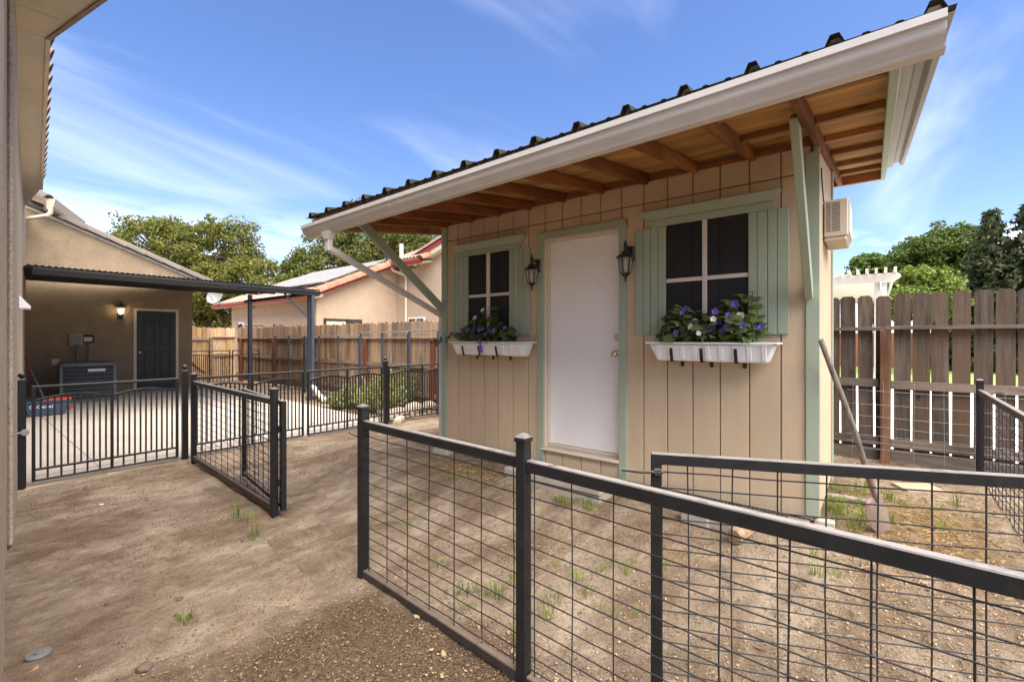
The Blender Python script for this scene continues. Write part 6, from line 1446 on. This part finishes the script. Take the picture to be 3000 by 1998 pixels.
tubep('riser', 'rock', stn, [q + Vector((0, 0, -0.1)), q + Vector((0, 0, 0.5)), q + Vector((0.05, 0.02, 0.56)), q + Vector((0.13, 0.05, 0.54)), q + Vector((0.17, 0.06, 0.35)), q + Vector((0.17, 0.06, 0.0))], 0.035, 8); tubep('valve', 'galvanised', stn, [q + Vector((-0.06, 0, 0.5)), q + Vector((0.06, 0, 0.5))], 0.025, 8)
def shrub(px, py, r_, h_, label, seed, n=120):
    rnd = random.Random(seed); p_ = onz(px, py, 0.0); t = thing('yellow_shrub', p_, label, 'shrub'); st, lf = MB(), MB()
    for k in range(n):
        a = rnd.uniform(0, 6.28); rr_ = r_ * math.sqrt(rnd.random()); hh = h_ * (1 - 0.55 * (rr_ / r_) ** 2) * rnd.uniform(0.6, 1.1)
        b_ = p_ + Vector((0.35 * rr_ * math.cos(a), 0.35 * rr_ * math.sin(a), 0)); t_ = p_ + Vector((rr_ * math.cos(a), rr_ * math.sin(a), hh))
        st.tube([b_, lerp(b_, t_, 0.5) + Vector((0, 0, 0.06)), t_], 0.004, 4, False)
        for s in range(9): leaves(lf, lerp(b_, t_, 0.25 + 0.75 * s / 8), 0.05, 3, 0.038, rnd, 1.8, 0.4)
    o1 = st.build('stems', 'leaf_sage', t); o2 = lf.build('foliage', 'leaf_sage', t)
shrub(1015, 1196, 0.42, 0.50, 'low yellow-green shrub at the edge of the concrete', 51, 90); shrub(1118, 1205, 0.55, 0.72, 'yellow-green shrub behind the picket gate by the post', 52); shrub(1178, 1190, 0.55, 0.85, 'tallest yellow-green shrub in front of the kennel panels', 53); shrub(1215, 1182, 0.45, 0.6, 'yellow-green shrub nearest the shed corner', 54, 90)

# ================================================================ GRASS, STONES, CHIPS
def tuft(px, py, h_, n, seed, label, group, spread=0.06):
    rnd = random.Random(seed); p_ = onz(px, py, 0.0); 
    for _ in range(3): p_ = onz(px, py, gz(p_.x, p_.y))
    p_.z = gz(p_.x, p_.y) + 0.0
    m = MB()
    for _ in range(n):
        a = rnd.uniform(0, 6.28); d = Vector((math.cos(a), math.sin(a), 0)); b_ = p_ + d * spread * rnd.random() ** 0.7; L_ = h_ * rnd.uniform(0.45, 1.1); lean = rnd.uniform(0.1, 0.9); w = d.cross(Vector((0, 0, 1))) * rnd.uniform(0.0018, 0.0034)
        b_.z -= 0.02
        m1_ = b_ + d * L_ * lean * 0.3 + Vector((0, 0, L_ * 0.65 + 0.02)); t_ = b_ + d * L_ * lean * 0.95 + Vector((0, 0, L_ * (1.05 - 0.45 * lean) + 0.02))
        m.add([b_ - w, b_ + w, m1_ + w * 0.8, m1_ - w * 0.8, t_], [(0, 1, 2, 3), (3, 2, 4)])
    o = m.build('grass_tuft', 'grass_leaf', at=p_); tag(o, label, 'grass', group)
G1, G2, G3 = 'grass tufts outside the pen', 'grass tufts inside the pen', 'grass by the shovel'
for i, (x, y, h_, n) in enumerate(((700, 1515, 0.16, 22), (737, 1530, 0.15, 12), (744, 1575, 0.10, 26), (640, 1583, 0.12, 10), (545, 1825, 0.07, 40), (1085, 1438, 0.05, 12), (915, 1445, 0.05, 10))):
    tuft(x, y, h_, n, 100 + i, 'small green grass tuft in the open dirt outside the pen', G1, 0.05)
for i, (x, y, h_, n) in enumerate(((1268, 1345, 0.08, 30), (1380, 1395, 0.07, 30), (1345, 1385, 0.05, 20), (1200, 1450, 0.05, 16), (1210, 1465, 0.05, 14), (1185, 1548, 0.06, 14), (1095, 1432, 0.05, 12), (1282, 1655, 0.06, 26), (1372, 1735, 0.10, 22), (1420, 1752, 0.09, 10), (1455, 1750, 0.11, 38), (1335, 1735, 0.08, 12), (1500, 1705, 0.07, 20), (1495, 1638, 0.05, 14), (1365, 1785, 0.06, 18), (1510, 1870, 0.05, 16), (1600, 1805, 0.08, 20), (1620, 1765, 0.06, 22), (1622, 1665, 0.06, 18), (1685, 1690, 0.06, 18), (1700, 1700, 0.06, 18), (1835, 1670, 0.06, 20), (1720, 1740, 0.06, 24), (1765, 1670, 0.06, 18), (1800, 1655, 0.06, 12), (1845, 1655, 0.05, 10), (1640, 1465, 0.06, 30), (1660, 1475, 0.06, 26), (1720, 1480, 0.07, 34), (1730, 1490, 0.06, 20), (2395, 1675, 0.07, 26), (2455, 1680, 0.05, 16), (1950, 1660, 0.06, 14), (1870, 1800, 0.05, 14), (1765, 1790, 0.05, 14), (1800, 1795, 0.05, 10), (2390, 1620, 0.06, 14), (1440, 1385, 0.06, 26), (1320, 1402, 0.05, 22))):
    lab, grp = (('grass tuft growing at the foot of the concrete step', 'grass by the step') if 1600 < x < 1760 and y < 1500 else
                ('grass tuft in the straw below the small shed window', 'grass below the small window') if y < 1420 and x < 1460 else
                ('grass tuft in the pen behind the short mesh panel', 'grass behind the short mesh panel') if x < 1530 else
                ('green grass tuft in the open middle of the pen', 'grass in the middle of the pen'))
    tuft(x, y, h_, n, 200 + i, lab, grp, 0.05)
for i in range(26):
    x, y = R.uniform(2415, 2540), R.uniform(1415, 1560); tuft(x, y, R.uniform(0.08, 0.17), 16, 300 + i, 'taller grass tuft growing round the shovel beside the shed', G3, 0.05)
for i, (x, y, h_, n) in enumerate(((2608, 1470, 0.14, 26), (2610, 1530, 0.10, 18), (2645, 1480, 0.08, 12), (2803, 1480, 0.15, 10), (2755, 1500, 0.08, 12), (2760, 1555, 0.10, 20), (2800, 1560, 0.05, 12))):
    tuft(x, y, h_, n, 400 + i, 'small grass tuft in the dirt between the shovel and the side fence', 'grass between shovel and side fence', 0.035)
# loose stones and clods one can pick out
for i, (px, py, r_, lab) in enumerate(((526, 1753, 0.020, 'dark flat stone on the bare dirt'), (312, 1765, 0.010, 'tiny dark pebble west of the dark flat stone'), (425, 1955, 0.032, 'brown clod at the edge of the mulch'), (457, 1492, 0.016, 'small dark clod near the folded mesh gate'), (430, 1464, 0.016, 'dark clod near the picket gate'), (392, 1478, 0.015, 'dark clod beside the shell fragment'), (252, 1432, 0.025, 'dark clod below the picket gate rail'), (335, 1478, 0.020, 'broad dark clod in the dirt before the picket gate'), (710, 1583, 0.012, 'small flat stone beside a grass tuft'), (2555, 1480, 0.02, 'small stone beside the shovel socket'))):
    p_ = onz(px, py, 0.005); rockm((p_.x, p_.y, 0.0), r_, lab, 'loose_stone', 'stone_dark', 0.55, 70 + i)
o = rockm(onz(297, 1478, 0.01), 0.018, 'white shell-like fragment on the dirt', 'white_fragment', 'pipe_white', 0.3, 91)
ld = onz(113, 1924, 0.0); lid = thing('irrigation_lid', ld, 'round grey plastic lid lying on the dirt by the house', 'lid')
part('disc', 'lid_grey', lid, lambda m: m.lathe(ld, [(0.040, 0.0), (0.044, 0.006), (0.044, 0.016), (0.041, 0.019), (0.036, 0.0175), (0.034, 0.019)], 22), smooth=True); part('hub', 'lid_grey', lid, lambda m: m.lathe(ld + Vector((0, 0, 0.0192)), [(0.016, 0), (0.016, 0.005), (0.010, 0.006), (0.009, 0.009), (0.004, 0.009)], 14), smooth=True)
# half-buried paving slab edges in the gateway
for i, (px, py, L_, W_, rot, lab) in enumerate(((880, 1573, 0.40, 0.24, 1.45, 'pale half-buried paver in the gateway'), (975, 1640, 0.40, 0.22, 1.42, 'second half-buried paver nearer the mesh post'), (640, 1440, 0.45, 0.12, 0.1, 'sunken paver strip along the foot of the mesh panel'))):
    c = onz(px, py, 0.0); o = MB().box(-L_ / 2, L_ / 2, -W_ / 2, W_ / 2, -0.06, 0.008).build('buried_paver', 'dirt', bevel=0.01); o.location = (c.x, c.y, 0); o.rotation_euler = (0.015, -0.02, rot); tag(o, lab, 'paver')
def chips(name, mat, n, region, smin, smax, seed, lift=0.006, gaussz=0.35, wf=1.0):
    rnd = random.Random(seed); m = MB(); k = 0
    while k < n:
        u, v = region(rnd)
        if u is None: continue
        k += 1
        z = gz(u, v) + 0.022 * noise.noise(Vector((u, v * 0.45, 0)) * 2.2) + 0.012 * noise.noise(Vector((u, v * 0.45, 0)) * 6.0 + Vector((3, 1, 0))) + lift
        a = rnd.uniform(0, 6.28); L_ = rnd.uniform(smin, smax); W_ = L_ * rnd.uniform(0.25, 0.7) * wf; th = L_ * 0.12
        d = Vector((math.cos(a), math.sin(a), rnd.gauss(0, gaussz))).normalized(); x = d.cross(Vector((rnd.gauss(0, gaussz), rnd.gauss(0, gaussz), 1))).normalized() * W_ / 2; y = x.cross(d).normalized() * th; d = d * L_ / 2; p_ = Vector((u, v, z))
        m.add([p_ - d * 0.9 - x * 0.7, p_ + d * 0.8 - x, p_ + d + x * 0.5, p_ - d * 0.6 + x, p_ - d * 0.7 - x * 0.5 + y, p_ + d * 0.7 - x * 0.7 + y, p_ + d * 0.8 + x * 0.4 + y, p_ - d * 0.5 + x * 0.7 + y], [(4, 5, 6, 7), (0, 1, 5, 4), (1, 2, 6, 5), (2, 3, 7, 6), (3, 0, 4, 7)])
    o = m.build(name, mat); tag(o, kind='stuff'); return o
def clods(name, n, region, smin, smax, seed):
    rnd = random.Random(seed); m = MB(); k = 0
    while k < n:
        u, v = region(rnd)
        if u is None: continue
        if noise.noise(Vector((u * 1.4, v * 1.1, 3.3))) + rnd.uniform(-0.35, 0.35) < 0.02: continue
        k += 1
        z = gz(u, v) + 0.022 * noise.noise(Vector((u, v * 0.45, 0)) * 2.2) + 0.012 * noise.noise(Vector((u, v * 0.45, 0)) * 6.0 + Vector((3, 1, 0))); r_ = smin + (smax - smin) * rnd.random() ** 3.5
        p_ = Vector((u, v, z + r_ * 0.3)); j = lambda: rnd.uniform(0.7, 1.3) * r_
        a = rnd.uniform(0, 1.5); x = Vector((math.cos(a), math.sin(a), 0.1)); y = Vector((-math.sin(a), math.cos(a), -0.1)); w = Vector((0, 0, 0.62))
        m.add([p_ + x * j(), p_ + y * j() * 0.8, p_ - x * j(), p_ - y * j() * 0.8, p_ + w * j() + x * 0.3 * r_, p_ - w * j(), p_ + (x + y) * 0.6 * j() + w * 0.4 * r_, p_ - (x + y) * 0.6 * j() + w * 0.4 * r_],
              [(0, 6, 4), (6, 1, 4), (1, 2, 4), (2, 7, 4), (7, 3, 4), (3, 0, 4), (6, 0, 5), (1, 6, 5), (2, 1, 5), (7, 2, 5), (3, 7, 5), (0, 3, 5)])
    o = m.build(name, 'clod', smooth=False); tag(o, kind='stuff')
def reg_mulch(r):
    u, v = r.uniform(-3.2, 0.9), r.uniform(0.35, 1.65)
    if r.random() > sstep(-3.2, -1.7, u): return None, None
    return u, v
def reg_pen(r):
    u, v = r.uniform(-2.6, 0.7), 1.6 + 1.9 * r.random() ** 1.5
    return (u, v) if r.random() < sstep(-3.2, -1.0, u) + 0.15 else (None, None)
def reg_all(r): return r.uniform(-6.3, 0.7), r.uniform(0.5, 3.6)
def reg_right(r): return r.uniform(-0.2, 0.72), r.uniform(2.6, 6.3)
chips('mulch_chips', 'chips_dark', 9000, reg_mulch, 0.004, 0.013, 61); chips('pale_wood_chips', 'chips', 1700, reg_mulch, 0.004, 0.016, 62, 0.008)
chips('pen_wood_chips', 'chips', 4500, reg_pen, 0.004, 0.017, 63); chips('pen_dark_chips', 'chips_dark', 3500, reg_pen, 0.004, 0.014, 64)
chips('scattered_grit', 'chips_dark', 6000, reg_all, 0.003, 0.014, 65); chips('scattered_pale_grit', 'chips', 1600, reg_all, 0.004, 0.011, 66)
chips('side_chips', 'chips', 2500, reg_right, 0.005, 0.018, 67); chips('straw_litter', 'straw', 1500, lambda r: (r.gauss(0.25, 0.3), r.gauss(4.3, 0.8)), 0.02, 0.07, 68, 0.010, 0.15, 0.12); chips('straw_litter', 'straw', 500, lambda r: (r.gauss(-3.3, 0.45), r.gauss(3.35, 0.13)), 0.02, 0.06, 69, 0.010, 0.2, 0.12)
clods('dirt_crumbs', 17000, lambda r: (r.uniform(-6.4, 0.7), 0.45 + 3.0 * r.random()), 0.002, 0.010, 71)
DRY = leaf_mesh('dry_leaf', 'straw', 0.45)
for i, (x, y, s_) in enumerate(((1225, 1803, 0.045), (1232, 1838, 0.03), (1262, 1900, 0.03), (1301, 1913, 0.05), (1296, 1975, 0.035), (1500, 1905, 0.035), (1272, 1862, 0.03), (1675, 1825, 0.03), (1160, 1690, 0.028), (1172, 1700, 0.03), (95, 1962, 0.05), (735, 1545, 0.04), (2705, 1770, 0.045), (2720, 1790, 0.04), (1850, 1605, 0.03), (2030, 1550, 0.03))):
    p_ = onz(x, y, 0.012); o = bpy.data.objects.new('dry_leaf', DRY); C.objects.link(o); o.location = (p_.x, p_.y, gz(p_.x, p_.y) + 0.014); o.rotation_euler = (R.uniform(-0.3, 0.3), R.uniform(-0.3, 0.3), R.uniform(0, 6.28)); o.scale = (s_ * 0.6, s_, s_)
    inside = onz(x, y, 0).y > 1.6
    tag(o, 'curled tan dry leaf lying in the dirt of the pen' if inside else 'curled tan dry leaf lying outside the mesh fence', 'leaf', 'dry leaves in the pen' if inside else 'dry leaves outside the fence')
